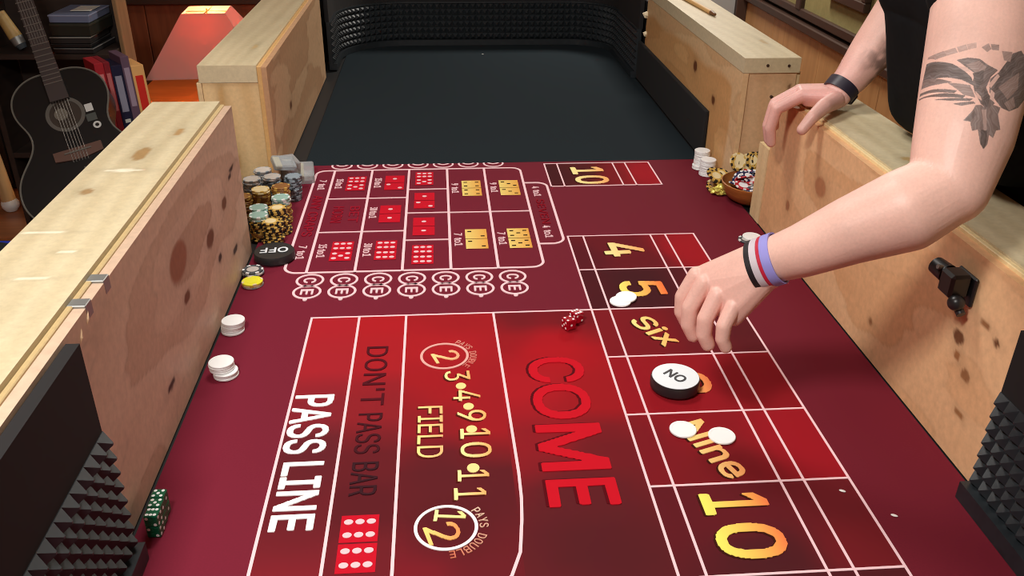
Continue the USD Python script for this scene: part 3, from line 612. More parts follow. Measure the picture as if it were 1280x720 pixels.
# clear boxes
CLEAR = usdkit.material(stage, '/World/Looks/clear_plastic', {'t': ('transparent_bsdf', {'color': (.85, .88, .9)}), 'g': ('glossy_bsdf', {'color': (.9, .92, .95), 'roughness': .12}), 'd': ('diffuse_bsdf', {'color': (.74, .79, .82)}), 'f': ('fresnel', {'IOR': 1.6}), 'm': ('mix_closure', {}), 'm2': ('mix_closure', {'fac': .3})},
                        [('f.fac', 'm.fac'), ('t.BSDF', 'm.closure1'), ('g.BSDF', 'm.closure2'), ('m.closure', 'm2.closure1'), ('d.BSDF', 'm2.closure2')], surface='m2.closure')
def clear_box(label, loc, rz, tilt, size, card):
    z = unit(tilt); xx = unit(np.cross((-math.sin(rz), math.cos(rz), 0), z)); t = thing('plastic_box', label, 'plastic box', loc, axes=(xx, np.cross(z, xx), z))
    a, b_, c = size
    obj('lid', box(-a, -b_, 0, a, b_, c, .003), CLEAR, t); obj('card_insert', box(-a + .003, -b_ + .003, .002, a * card, b_ - .003, c - .003, .001), M_CREAM, t)
clear_box('clear plastic box with cream card at the corner of the layout', (-.338, 2.075, .002), .15, (.05, -.1, 1), (.022, .040, .026), -.1)
clear_box('tilted clear plastic box on top of the grey chip columns', (-.372, 1.985, .066), .5, (.4, -.3, 1), (.026, .020, .016), -.3)
clear_box('upright clear plastic box behind the grey chip columns', (-.372, 2.062, .004), .5, (.1, -.1, 1), (.018, .026, .055), -.2)

# pucks
def puck(name, label, loc, rz, r, h, txt, top_m, rim_m, ink_m, top_inset):
    t = thing(name, label, 'puck', loc, rz)
    obj('rim', lathe([(0, 0), (r * .93, 0), (r, h * .18), (r, h * .78), (r * .96, h), (r * .9, h), (0, h * .96)], 48), rim_m, t, smooth=35)
    if top_m is not None: obj('face', lathe([(0, h * .9), (r * top_inset, h * .9), (r * top_inset, h + .0006), (0, h + .0006)], 48), top_m, t, smooth=35)
    m = meshkit.text_mesh(txt, (.018 if txt == 'ON' else .0215), .0007, True); m.apply_translation(-m.bounds.mean(0)); m.apply_translation((0, 0, h + .0010)); obj('lettering', m, ink_m, t)
    return t
PBLK = mat('black_plastic', S(34, 34, 36), .35); PWHT = mat('white_puck_face', S(226, 234, 240), .4); INKB = mat('black_ink', S(20, 20, 30), .5)
puck('on_puck', 'black rimmed white puck reading ON over the number 8', (.3495, 1.117, .0030), math.radians(127), .0382, .019, 'ON', PWHT, PBLK, INKB, .94)
puck('off_puck', 'black puck reading OFF beside the gold chips on the left', (-.3400, 1.620, .0008), math.radians(184), .0400, .018, 'OFF', None, mat('black_puck', S(38, 40, 42), .4), PWHT, .9)

# dice
RDICE = usdkit.material(stage, '/World/Looks/red_acrylic', {'p': ('principled_bsdf', dict(base_color=(.62, .008, .03), roughness=.08, transmission_weight=.55, ior=1.49))}, surface='p.BSDF')
GDICE = usdkit.material(stage, '/World/Looks/green_acrylic', {'p': ('principled_bsdf', dict(base_color=(.01, .19, .09), roughness=.08, transmission_weight=.4, ior=1.49))}, surface='p.BSDF')
PIP = mat('white_pip', S(245, 248, 246), .4)
def die(name, label, loc, axes, m, faces, s=.0190, group=None, pr=1.0):
    t = thing(name, label, 'die', loc, group=group, axes=axes); h = s / 2
    obj('cube_body', box(-h, -h, -h, h, h, h, .0012), m, t)
    dirs = {'+z': ((1, 0, 0), (0, 1, 0), (0, 0, 1)), '-z': ((1, 0, 0), (0, -1, 0), (0, 0, -1)), '+x': ((0, 1, 0), (0, 0, 1), (1, 0, 0)), '-x': ((0, -1, 0), (0, 0, 1), (-1, 0, 0)), '+y': ((-1, 0, 0), (0, 0, 1), (0, 1, 0)), '-y': ((1, 0, 0), (0, 0, 1), (0, -1, 0))}
    for k, n in faces.items():
        a, b_, c = map(np.array, dirs[k])
        for i, j in PIPS[n]:
            o = a * i * .279 * s + b_ * j * .279 * s + c * h
            obj('pip', cyl(o - c * .0006, o + c * .00012, .0021 * pr, 12), PIP, t)
    return t
def rotax(rz, rx=0):
    M = trimesh.transformations.euler_matrix(rx, 0, rz)[:3, :3]; return (M[:, 0], M[:, 1], M[:, 2])
FA = {'+z': 6, '-z': 1, '-y': 2, '+y': 5, '+x': 3, '-x': 4}
die('red_die', 'nearer left red translucent die below the come box line', (.2100, 1.3100, .0107), rotax(.42), RDICE, {'+z': 4, '-z': 3, '-y': 1, '+y': 6, '+x': 2, '-x': 5})
die('red_die', 'farther right red translucent die touching the other red die', (.2265, 1.3330, .0107), rotax(.55), RDICE, FA)
for lay in (0, 1):
    for i in range(3):
        top = [5, 5, 6][i]; f = {'+z': top if lay else 3, '-z': 7 - (top if lay else 3), '-y': (4, 3, 2)[i], '+y': (3, 4, 5)[i], '+x': 1 if top != 6 else 4, '-x': 6 if top != 6 else 3}
        lb = f"{'upper' if lay else 'lower'} {('farthest', 'middle', 'nearest')[i]} green die in the block against the left rail"
        die('green_die', lb, (-.3640 + .0008 * i, .8815 - .0172 * i, .0088 + lay * .0169), rotax(-.04), GDICE, f, s=.0166)

# wooden bowl of chips on the right
BW = nmat('orange_brown_bowl_wood', S(150, 86, 40), S(176, 108, 54), 12, (1, 1, 6), .35)
bowl = thing('wooden_bowl', 'orange brown wooden bowl full of chips by the right rail gap', 'bowl', (.724, 1.877, .0008))
obj('shell', lathe([(0, 0), (.045, 0), (.062, .010), (.074, .028), (.0775, .045), (.0750, .046), (.0710, .034), (.058, .016), (.040, .008), (0, .007)], 48), BW, bowl, smooth=50)
rb = random.Random(3)
for k in range(30):
    a = rb.uniform(0, 6.28); lv = k // 10; r = rb.uniform(.015, (.048, .044, .032)[lv]); kd = rb.choice(['red', 'red', 'blue', 'blue', 'blue', 'dark'] if lv else ['blue', 'red'])
    px, py, pz = .724 + r * math.cos(a), 1.877 + r * math.sin(a), .026 + lv * .0145 + rb.uniform(0, .004)
    if px < .70 and rb.random() < .75: kd = 'red'
    chip(kd, f'{NAMEK[kd]} and white chip heaped in the wooden bowl', (px, py, pz), rb.uniform(0, 6), tilt=(rb.uniform(-.6, .6), rb.uniform(-.6, .6), 1), group=f'{NAMEK[kd]} and white chips in the wooden bowl')
for k in range(26):
    kd = rb.choice(['gold', 'cream', 'amber', 'gold'])
    if k < 16: q, tl = (rb.uniform(.648, .670), rb.uniform(1.936, 1.958), .006 + (k // 4) * .010 + rb.uniform(0, .003)), (rb.uniform(-.5, .5), rb.uniform(-.6, .1), 1)
    else: q, tl = (rb.uniform(.690, .775), 1.951, .060 + rb.uniform(0, .014)), (rb.uniform(-.4, .4), -2.2, .8)
    chip(kd, f'{NAMEK[kd]} chip in the loose heap behind the wooden bowl', q, rb.uniform(0, 6), tilt=tl, group=f'{NAMEK[kd]} chips in the heap behind the bowl')
wv = trimesh.creation.icosphere(3, .016); nn = wv.vertices / .016
wv.vertices = nn * (.011 + .010 * np.abs(meshkit.noise(nn * 1.9 + 5, 5) - .4)[:, None] * 2) * np.array([1.35, .9, .9])
tag(obj('crumpled_wrapper', tf(wv, np.eye(3), (.655, 1.912, .014)), mat('gold_foil', S(232, 220, 110), .3, metallic=.35)), 'crumpled yellow foil wrapper at the edge of the layout', 'wrapper')

# black clamp with ball joints on the right rail
cl = thing('clamp_mount', 'black ball joint clamp mount fixed to the near right rail', 'clamp', (.691, .985, .240))
obj('base_plate', box(-.006, -.022, -.024, -.0005, .022, .018, .002), PBLK, cl)
obj('body', trimesh.convex.convex_hull(np.vstack([box(-.034, -.016, -.014, -.006, .016, .020, .004).vertices])), PBLK, cl)
obj('knob', cyl((-.022, .016, .008), (-.026, .040, .010), .0135, 20, .012), PBLK, cl, smooth=35)
obj('ball', tf(trimesh.creation.icosphere(3, .011), np.eye(3), (-.024, -.020, -.016)), PBLK, cl, smooth=True)
obj('lever', cyl((-.020, -.006, -.016), (-.018, -.028, -.030), .006, 14), PBLK, cl, smooth=35)
obj('screw', cyl((-.028, .0185, .016), (-.037, .019, .0185), .0035, 12), METAL, cl, label='small bright screw')

# ------------------------------------------------------------------ person
def cap(p, r, q, s, n=56):
    def sp(c, rr): return Manifold.sphere(float(rr), n).translate([float(x) for x in c])
    return Manifold.batch_hull([sp(p, r), sp(q, s)])
def hullof(sph, n=24): return Manifold.batch_hull([Manifold.sphere(float(r), n).translate([float(x) for x in c]) for c, r in sph])
def chain(pts, n=56): return [cap(a[0], a[1], c[0], c[1], n) for a, c in zip(pts[:-1], pts[1:])]
def union(ms): return Manifold.batch_boolean(ms, m3.OpType.Add)
V = np.array
Ls, Rs = V((.700, 1.115, .650)), V((.735, 1.505, .655))
# left arm (nearest the camera), tattooed, reaching over the layout
arm = [(Ls, .064), (V((.668, 1.065, .590)), .0625), (V((.640, 1.005, .510)), .0605), (V((.615, .960, .452)), .055), (V((.592, .927, .402)), .0455)]
fore = [(V((.592, .927, .402)), .0440), (V((.545, .926, .374)), .0495), (V((.494, .944, .342)), .0415), (V((.447, .964, .307)), .0340), (V((.412, .986, .281)), .0285)]
Lm = chain(arm) + chain(fore)
hand_l = []
wa, wb2 = V((.405, 1.003, .279)), V((.412, .978, .270))
hand_l.append(hullof([(wa, .0225), (wb2, .0225), (fore[-1][0], .027)]))
mcp = [V((.339, 1.040, .236)), V((.345, 1.022, .234)), V((.358, 1.001, .227)), V((.374, .983, .220))]
palm_lo = V((.005, .004, -.020))
hand_l.append(hullof([(wa, .021), (wb2, .020)] + [(m + V((.008, 0, .002)), .0125) for m in mcp] + [(m + palm_lo, .012) for m in mcp]))
down = V((-.10, -.06, -1.0))
for k, (m, L) in enumerate(zip(mcp, (.074, .082, .076, .062))):
    d0 = unit(V((-.42, -.02 - .10 * k, -.85))); d1 = unit(V((-.02, -.12, -1.0))); d2 = unit(V((.40, -.05, -.85)))
    p1 = m + d0 * L * .48; p2 = p1 + d1 * L * .30; p3 = p2 + d2 * L * .22
    r = (.0116, .0118, .0114, .0102)[k]
    hand_l += chain([(m, r * 1.1), (p1, r), (p2, r * .92), (p3, r * .82)], 18)
tb = V((.392, 1.022, .262))
hand_l += chain([(tb, .016), (V((.362, 1.043, .225)), .0135), (V((.348, 1.036, .190)), .0110), (V((.350, 1.020, .168)), .0095)], 18)
# right arm (far side), hand resting over the rail
Re = V((.900, 1.655, .540)); Rw = V((.752, 1.602, .327))
Rm = chain([(Rs, .060), (V((.83, 1.60, .60)), .055), (Re, .047)]) + chain([(Re, .045), (V((.866, 1.640, .475)), .048), (V((.818, 1.630, .400)), .041), (V((.778, 1.612, .352)), .031), (Rw, .0265)])
hand_r = []
rmcp = [V((.688, 1.608, .323)), V((.692, 1.628, .325)), V((.697, 1.648, .322)), V((.704, 1.666, .317))]
hand_r.append(hullof([(V((.752, 1.592, .325)), .022), (V((.755, 1.615, .325)), .022), (Rw + V((.012, .002, .016)), .026)]))
hand_r.append(hullof([(V((.748, 1.590, .323)), .021), (V((.752, 1.618, .323)), .020)] + [(m, .0125) for m in rmcp] + [(m + V((.012, 0, -.010)), .0115) for m in rmcp]))
for k, (m, L) in enumerate(zip(rmcp, (.122, .126, .116, .096))):
    d0 = unit(V((-1.0, .02, -.55))); d1 = unit(V((-.16, .02, -1.0))); d2 = unit(V((.20, .0, -1.0)))
    p1 = m + d0 * L * .44; p2 = p1 + d1 * L * .32; p3 = p2 + d2 * L * .24
    r = (.0115, .0115, .0110, .0098)[k]
    hand_r += chain([(m, r * 1.1), (p1, r), (p2, r * .94), (p3, r * .80)], 18)
hand_r += chain([(V((.738, 1.575, .322)), .0175), (V((.700, 1.535, .322)), .0145), (V((.672, 1.512, .310)), .0118), (V((.655, 1.508, .288)), .0100)], 18)
# torso, neck, head, legs
tor = [hullof([(V((.80, 1.20, .57)), .085), (V((.80, 1.42, .57)), .085), (V((.745, 1.14, .66)), .055), (V((.76, 1.48, .66)), .055), (V((.87, 1.20, .56)), .085), (V((.87, 1.42, .56)), .085)]),
       hullof([(V((.82, 1.22, .53)), .09), (V((.82, 1.40, .53)), .09), (V((.885, 1.22, .42)), .098), (V((.885, 1.37, .42)), .098), (V((.98, 1.20, .40)), .09), (V((.98, 1.37, .40)), .09)]),
       hullof([(V((.955, 1.21, .40)), .10), (V((.955, 1.36, .40)), .10), (V((.985, 1.20, .08)), .10), (V((.985, 1.37, .08)), .10)])]
legs = []
for s in (1.19, 1.38): legs += chain([(V((.98, s, .06)), .095), (V((.965, s, -.28)), .06), (V((.985, s, -.62)), .042), (V((.985, s, -.695)), .04)]) + [hullof([(V((1.0, s, -.72)), .036), (V((.86, s, -.725)), .03)])]
hc = V((.640, 1.315, .905))
head = [cap(V((.745, 1.31, .69)), .060, V((.690, 1.312, .80)), .055), hullof([(hc + V((.02, 0, .02)), .085), (hc + V((-.03, 0, .015)), .078), (hc + V((-.055, 0, -.085)), .035), (hc + V((.0, .03, -.07)), .045), (hc + V((.0, -.03, -.07)), .045)]),
        hullof([(hc + V((-.105, 0, .02)), .009), (hc + V((-.122, 0, -.022)), .012), (hc + V((-.098, 0, -.02)), .016)]),
        hullof([(hc + V((-.094, .018, -.058)), .008), (hc + V((-.094, -.018, -.058)), .008)])]
for s in (-1, 1): head.append(hullof([(hc + V((.015, s * .086, .02)), .012), (hc + V((.022, s * .090, -.01)), .013), (hc + V((.012, s * .084, -.03)), .008)]))
def ref(ms, l): return union(ms).refine_to_length(l)
body = union([ref(Lm, .005), ref(hand_l, .0028), ref(Rm, .007), ref(hand_r, .0030), ref(tor, .02), ref(legs, .02), ref(head, .007)])
mm = body.to_mesh(); bt = trimesh.Trimesh(mm.vert_properties[:, :3], mm.tri_verts, process=True)
bv0 = bt.vertices.copy()
trimesh.smoothing.filter_taubin(bt, lamb=.5, nu=.52, iterations=26)
bad = ~(np.linalg.norm(bt.vertices - bv0, axis=1) < .009); vv = bt.vertices.copy(); vv[bad] = bv0[bad]; bt.vertices = vv
# finer skin where the tattoo is
for _ in range(3):
    c = bt.triangles_center; sel = (np.linalg.norm((c - V((.628, .985, .50))) * V((1, 1, 1)), axis=1) < .135) & (c[:, 1] < 1.06)
    e = bt.edges_unique_length; bt = bt.subdivide(face_index=np.nonzero(sel)[0])
TU, TV_, TW = V(CAM_R), V(CAM_U), V(CAM_F)            # the tattoo's own flat chart on the outer upper arm
T0 = V((.6032, .9570, .5073))
TK = .0002576
def tu(x): return -.0474 + (x - 116) * TK * .80
def tp(pts): return Polygon([(tu(x), -(y - 400) * TK) for x, y in pts]).buffer(.0004)
INKT = [(tp(p), s, a) for p, s, a in (
    ([(172, 238), (225, 236), (275, 270), (310, 305), (340, 348), (346, 385), (300, 352), (250, 330), (205, 320), (165, 290)], .34, .9),
    ([(160, 262), (132, 320), (116, 368), (190, 352), (260, 358), (205, 318)], .42, .8),
    ([(136, 370), (200, 376), (272, 402), (262, 410), (200, 390)], .3, .85), ([(164, 397), (235, 407), (302, 430), (292, 438), (215, 419)], .3, .85),
    ([(196, 428), (270, 438), (332, 447), (320, 455), (240, 443)], .32, .85), ([(252, 461), (335, 460), (342, 468), (280, 473)], .35, .8), ([(250, 360), (330, 385), (345, 440), (300, 425)], .5, .7),
    ([(300, 258), (340, 254), (390, 267), (425, 298), (470, 322), (432, 350), (402, 398), (415, 440), (440, 470), (400, 500), (370, 470), (350, 420), (345, 370), (362, 330), (335, 305)], .38, .85),
    ([(330, 285), (385, 275), (415, 305), (380, 345)], .52, .7),
    ([(430, 362), (478, 332), (520, 290), (565, 246), (620, 230), (690, 300), (680, 420), (600, 480), (530, 502), (482, 490), (452, 460), (420, 420)], .36, .88),
    ([(470, 400), (540, 360), (600, 330), (590, 400), (520, 450)], .48, .7), ([(500, 470), (560, 440), (575, 480), (530, 500)], .5, .7), ([(182, 250), (222, 248), (262, 282), (250, 296), (205, 286)], .24, .9), ([(255, 300), (300, 320), (332, 362), (300, 345)], .24, .9), ([(352, 330), (400, 320), (392, 372), (362, 400)], .28, .9), ([(396, 410), (420, 440), (400, 486), (380, 470)], .26, .9), ([(445, 395), (500, 318), (520, 326), (460, 410)], .26, .9), ([(520, 300), (570, 262), (575, 300), (530, 340)], .28, .9), ([(430, 500), (452, 520), (458, 578), (436, 560)], .32, .85),
    ([(345, 478), (330, 500), (283, 542), (312, 548), (318, 590), (346, 585), (358, 650), (376, 670), (394, 650), (402, 608), (426, 622), (442, 590), (467, 586), (456, 520), (472, 490), (430, 478), (400, 502), (370, 478)], .46, .8),
    ([(360, 590), (392, 590), (386, 655), (372, 668), (360, 650)], .3, .9), ([(290, 540), (335, 505), (340, 520), (312, 546)], .3, .85), ([(372, 500), (392, 500), (388, 590), (376, 590)], .6, .6),
    ([(228, 205), (262, 200), (268, 224), (238, 228)], .55, .6), ([(266, 201), (300, 197), (305, 220), (270, 224)], .62, .5), ([(310, 195), (342, 191), (345, 215), (312, 219)], .66, .45), ([(348, 190), (384, 188), (382, 210), (350, 214)], .7, .4),
    ([(408, 212), (440, 198), (450, 222), (428, 234)], .5, .6), ([(452, 202), (490, 206), (486, 230), (455, 226)], .5, .65), ([(505, 236), (560, 240), (545, 282), (512, 276)], .5, .6))]
LIGHTS = [tp(p) for p in ([(298, 290), (330, 300), (340, 320), (318, 312)], [(420, 385), (470, 340), (478, 350), (428, 400)], [(352, 415), (372, 440), (374, 455), (356, 440)], [(428, 410), (444, 425), (436, 462), (420, 450)])]
def skin_tint(v):
    n = meshkit.fbm(v * 22, 3, 2)[:, None]; n2 = meshkit.fbm(v * 7, 3, 6)[:, None]
    c = np.array(S(239, 193, 178)) * (.88 + .22 * n); c = c * (1 - .16 * (n2 > .5) * (n2 - .5) * 4)
    red = np.exp(-(np.linalg.norm(v - V((.70, 1.60, .31)), axis=1) / .12) ** 2)[:, None]; c = c * (1 - red * np.array([.08, .22, .16]))
    red = np.exp(-(np.linalg.norm(v - V((.36, 1.01, .20)), axis=1) / .07) ** 2)[:, None]; c = c * (1 - red * np.array([.02, .10, .08]))
    d = v - T0; a, b_ = d @ TU, d @ TV_; nearside = (d @ TW < .045) & (np.abs(a) < .14) & (np.abs(b_) < .12) & (v[:, 1] < 1.09)
    idx = np.nonzero(nearside)[0]; al = np.zeros(len(v)); tone = np.zeros(len(v))
    for poly, s, k in INKT:
        ins = contains_xy(poly, a[idx], b_[idx]); al[idx[ins]] = k; tone[idx[ins]] = s
    for poly in LIGHTS:
        ins = contains_xy(poly, a[idx], b_[idx]); al[idx[ins]] = .25; tone[idx[ins]] = .7
    wg = meshkit.fbm(v * 90, 2, 4) * .012                      # feather barbs: fine lines along the wings and the tail
    fan = np.where(b_ < -.014, np.arctan2(a - tu(375), .02 - b_) * .05, np.where(a < tu(380), b_ + a * .28, b_ - a * .75)) + wg
    tex = (.86 + .34 * meshkit.fbm(v * 200, 2, 8)) * (1 + .34 * np.sin(fan * 1900)) * (1 + .25 * np.sin(fan * 640 + 1))
    ink = (np.array(S(150, 145, 145))[None] * (tone * tex * .75)[:, None])
    c = c * (1 - al[:, None]) + ink * al[:, None]
    # dark sleeve of ink on the far forearm near the elbow
    f2 = np.clip(1 - np.linalg.norm((v - V((.836, 1.598, .384))) * V((.8, 1, .8)), axis=1) / .05, 0, 1) * np.clip((meshkit.fbm(v * 60, 3, 5) - .36) * 5, 0, 1)
    return c * (1 - .62 * np.clip(f2 * 2, 0, 1)[:, None])
SKIN = vmat('skin', .48, grain=((1, 1, 1), 300, .95, 1.05), bump=(350, .12, .001), subsurface_weight=.06, subsurface_scale=.006, subsurface_radius=(1, .35, .2))
per = thing('person', 'person in black T-shirt with bird tattoo reaching over the layout', 'person')
obj('body', bt, SKIN, per, smooth=True, tint=skin_tint)
SHIRT = nmat('black_cotton', S(15, 16, 18), S(20, 22, 24), 120, rough=.95, bump=.1, specular_ior_level=.15)
O = .014
shirt = union([hullof([(V((.80, 1.20, .57)), .085 + O), (V((.80, 1.42, .57)), .085 + O), (V((.745, 1.15, .66)), .055 + O), (V((.76, 1.47, .66)), .055 + O), (V((.87, 1.20, .56)), .085 + O), (V((.87, 1.42, .56)), .085 + O)]),
               hullof([(V((.82, 1.22, .53)), .09 + O), (V((.82, 1.40, .53)), .09 + O), (V((.872, 1.20, .428)), .108 + O), (V((.872, 1.385, .428)), .108 + O), (V((.838, 1.18, .372)), .054 + O), (V((.838, 1.425, .372)), .054 + O), (V((.98, 1.20, .40)), .10 + O), (V((.98, 1.37, .40)), .10 + O)]),
               hullof([(V((.962, 1.20, .41)), .105 + O), (V((.962, 1.37, .41)), .105 + O), (V((.975, 1.20, .12)), .108 + O), (V((.975, 1.37, .12)), .108 + O)]),
               hullof([(V((.75, 1.15, .655)), .078), (Ls, .078), (V((.676, 1.078, .612)), .076)]), hullof([(V((.76, 1.47, .66)), .074), (Rs, .076), (V((.80, 1.57, .615)), .072)])]).refine_to_length(.012)
sm = shirt.to_mesh(); sh = trimesh.Trimesh(sm.vert_properties[:, :3], sm.tri_verts, process=True)
trimesh.smoothing.filter_taubin(sh, lamb=.5, nu=.52, iterations=16)
fold = meshkit.fbm(sh.vertices * np.array([9, 9, 4]), 3, 12) - .5; sh.vertices += sh.vertex_normals * (fold * .016)[:, None]
obj('t_shirt', sh, SHIRT, per, smooth=True, label='black cotton T-shirt')
O = .012; tr = []
for s in (1.19, 1.38): tr += chain([(V((.98, s, .10)), .11), (V((.965, s, -.28)), .078), (V((.985, s, -.66)), .062)])
trs = union(tr + [hullof([(V((.98, 1.20, .06)), .112), (V((.98, 1.37, .06)), .112), (V((.98, 1.20, .14)), .108), (V((.98, 1.37, .14)), .108)])]).refine_to_length(.03).to_mesh()
obj('trousers', trimesh.Trimesh(trs.vert_properties[:, :3], trs.tri_verts), mat('dark_denim', S(30, 32, 40), .9), per, smooth=40)
for s in (1.19, 1.38): obj('shoe', trimesh.convex.convex_hull(np.vstack([box(.82, s - .045, FL + .002, 1.04, s + .045, FL + .02, .006).vertices, box(.94, s - .04, FL + .05, 1.03, s + .04, FL + .085, .008).vertices])), PBLK, per)
hm = hullof([(hc + V((.028, 0, .030)), .088), (hc + V((-.02, 0, .045)), .080), (hc + V((.055, 0, -.02)), .066)]).refine_to_length(.008).to_mesh(); hv = trimesh.Trimesh(hm.vert_properties[:, :3], hm.tri_verts)
hv.vertices += hv.vertex_normals * ((meshkit.fbm(hv.vertices * 60, 2, 3) - .5) * .008)[:, None]
obj('hair', hv, mat('brown_hair', S(70, 48, 34), .6), per, smooth=True)
for s in (-1, 1): obj('eye', tf(trimesh.creation.icosphere(2, .0115), np.eye(3), hc + V((-.092, s * .032, .012))), PWHT, per, smooth=True); obj('iris', tf(trimesh.creation.icosphere(2, .0055), np.eye(3), hc + V((-.0985, s * .032, .0105))), INKB, per, smooth=True)
# bands on the left wrist, strap on the right
def band(c, axis, rx, ry, side, w, th, m, name='wristband', label=None):
    ax = unit(axis); s = unit(V(side) - ax * (V(side) @ ax)); u = np.cross(ax, s); t = np.linspace(0, 2 * np.pi, 40, endpoint=False); v, f = [], []
    for a in t:
        for r, z in ((0, -w), (th, -w), (th, w), (0, w)): v.append(c + s * (rx + r) * math.cos(a) + u * (ry + r) * math.sin(a) + ax * z)
    for i in range(40):
        j = (i + 1) % 40
        for k in range(4): f += [(i * 4 + k, j * 4 + k, j * 4 + (k + 1) % 4), (i * 4 + k, j * 4 + (k + 1) % 4, i * 4 + (k + 1) % 4)]
    b_ = trimesh.Trimesh(v, f, process=False); b_.fix_normals(); return obj(name, b_, m, per, smooth=30, label=label)
WAX = unit(V((.447, .964, .307)) - V((.405, .990, .276))); WS = (-.3, 1, .15)
for k, (o, w, m, lb) in enumerate(((-.009, .0035, mat('black_silicone', S(30, 26, 30), .5), 'thin black wristband'), (-.0005, .0045, mat('grey_silicone', S(206, 196, 204), .5), 'pale grey wristband'), (.0065, .0022, mat('red_silicone', S(190, 30, 60), .5), 'red wristband'), (.0150, .0060, mat('lavender_silicone', S(150, 146, 220), .5), 'lavender wristband'))):
    band(V((.408, .989, .278)) + WAX * o, WAX, .0325 + .0002 * k, .0292 + .0002 * k, WS, w, .0022, m, label=lb)
RAX = unit(V((.818, 1.630, .400)) - Rw); STR = mat('dark_strap', S(44, 38, 52), .45)
band(Rw + RAX * .012, RAX, .0290, .0285, (0, 1, 0), .0105, .0028, STR, 'watch_strap', 'dark watch strap on the far wrist')
wf = tf(box(-.011, -.013, 0, .011, .013, .006, .002), (lambda z, a: (unit(np.cross(a, z)), a, z))(unit(np.cross(RAX, (0, 1, 0))) * 1.0, unit(V((0, 1, 0)) - RAX * (V((0, 1, 0)) @ RAX))), Rw + RAX * .012 + unit(np.cross(RAX, (0, 1, 0))) * (-.0335))
obj('watch_face', wf, mat('watch_screen', S(60, 58, 70), .15), per)

# ------------------------------------------------------------------ lamp corner on the left
OR = nmat('reddish_table_wood', S(226, 108, 48), S(238, 122, 56), 5, (1, 6, 1), .35)
tbl = thing('side_table', 'low reddish wood side table under the red lamp', 'side table', (-1.0, 4.16, FL))
obj('table_top', box(-.55, -.42, .27, .40, .80, .30, .004), OR, tbl)
for sx in (-.5, .35):
    for sy in (-.37, .75): obj('leg', box(sx - .025, sy - .025, 0, sx + .025, sy + .025, .27, .004), OR, tbl)
lx, ly = -1.015, 4.08
lamp = thing('table_lamp', 'lit table lamp with square tapered red fabric shade', 'lamp', (lx, ly, -.459))
SHADE = usdkit.material(stage, '/World/Looks/red_shade_fabric', {'d': ('diffuse_bsdf', {'color': S(226, 176, 164)}), 't': ('translucent_bsdf', {'color': (.50, .13, .105)}), 'm': ('mix_closure', {'fac': .4})}, [('d.BSDF', 'm.closure1'), ('t.BSDF', 'm.closure2')], surface='m.closure')
def frus(w0, w1, z0, z1, th):
    v = []
    for w, z in ((w0, z0), (w1, z1), (w1 - th, z1), (w0 - th, z0)): v += [(-w, -w, z), (w, -w, z), (w, w, z), (-w, w, z)]
    f = []
    for k in range(4):
        for i in range(4):
            j = (i + 1) % 4; a, b_, c, d = k * 4 + i, k * 4 + j, ((k + 1) % 4) * 4 + j, ((k + 1) % 4) * 4 + i; f += [(a, b_, c), (a, c, d)]
    m = trimesh.Trimesh(v, f, process=False); m.fix_normals(); return m
Rz = trimesh.transformations.rotation_matrix(.06, (0, 0, 1)); fm = frus(.246, .092, .262, .505, .002); fm.apply_transform(Rz)
obj('lamp_shade', fm, SHADE, lamp)
BRASS = mat('aged_brass', S(200, 150, 70), .3, metallic=.9)
obj('base', lathe([(0, 0), (.085, 0), (.085, .012), (.03, .03), (.016, .05), (.024, .10), (.03, .14), (.014, .19), (.012, .26), (0, .26)], 32), BRASS, lamp, smooth=40)
obj('bulb', tf(trimesh.creation.icosphere(3, .034), np.eye(3), (0, 0, .40)), usdkit.material(stage, '/World/Looks/bulb_glow', {'e': ('emission', {'color': (1, .62, .28), 'strength': 125.0})}, surface='e.emission'), lamp, smooth=True, label='glowing bulb')
obj('rim_wire', cat_([tube([(-.09, 0, .498), (0, 0, .498), (.09, 0, .498)], .002, 6), tube([(0, -.09, .498), (0, .09, .498)], .002, 6), cyl((0, 0, .26), (0, 0, .51), .003, 8)]), BRASS, lamp)

# guitar
C0 = V((-1.172, 2.79, -.040)); gup = unit(V((-1.335, 3.06, .300)) - C0); gz = V((.22, -1.0, .52)); gz = unit(gz - gup * (gz @ gup)); gx = np.cross(gup, gz)
gt = thing('acoustic_guitar', 'black acoustic guitar with pale binding leaning in the left corner', 'guitar', C0, axes=(gx, gup, gz))
half = [(0, .150), (.05, .150), (.095, .135), (.130, .100), (.142, .055), (.135, .012), (.118, -.035), (.120, -.075), (.150, -.125), (.185, -.175), (.198, -.225), (.190, -.280), (.155, -.325), (.10, -.348), (.05, -.354), (0, -.355)]
from scipy.interpolate import splprep, splev
hp = np.array(half + [(-x, y) for x, y in half[::-1][1:-1]]); hp = np.vstack([hp, hp[:1]])
tck, _ = splprep(hp.T, s=0, per=True); ol = np.array(splev(np.linspace(0, 1, 120, endpoint=False), tck)).T
gp = Polygon(ol)
GBLK = mat('gloss_black_lacquer', S(16, 15, 15), .35); BIND = mat('cream_binding', S(104, 101, 93), .4)
obj('body', extr(gp, -.10, 0), GBLK, gt)
obj('binding', tube(np.column_stack([ol, np.zeros(len(ol))]), .0028, 6, True), BIND, gt, label='pale binding round the body edge')
obj('sound_hole', lathe([(0, -.0005), (.047, -.0005), (.047, .0006), (0, .0006)], 40), mat('sound_hole_dark', S(58, 48, 40), .9), gt, label='dark brown sound hole')
obj('rosette', lathe([(.047, 0), (.058, 0), (.058, .0012), (.047, .0012), (.047, 0)], 48), mat('grey_rosette', S(92, 88, 82), .4), gt)
obj('label_paper', tf(lathe([(0, .0006), (.02, .0006), (.02, .0012), (0, .0012)], 24), np.eye(3), (-.012, .004, 0)), mat('faded_label', S(112, 104, 92), .8), gt)
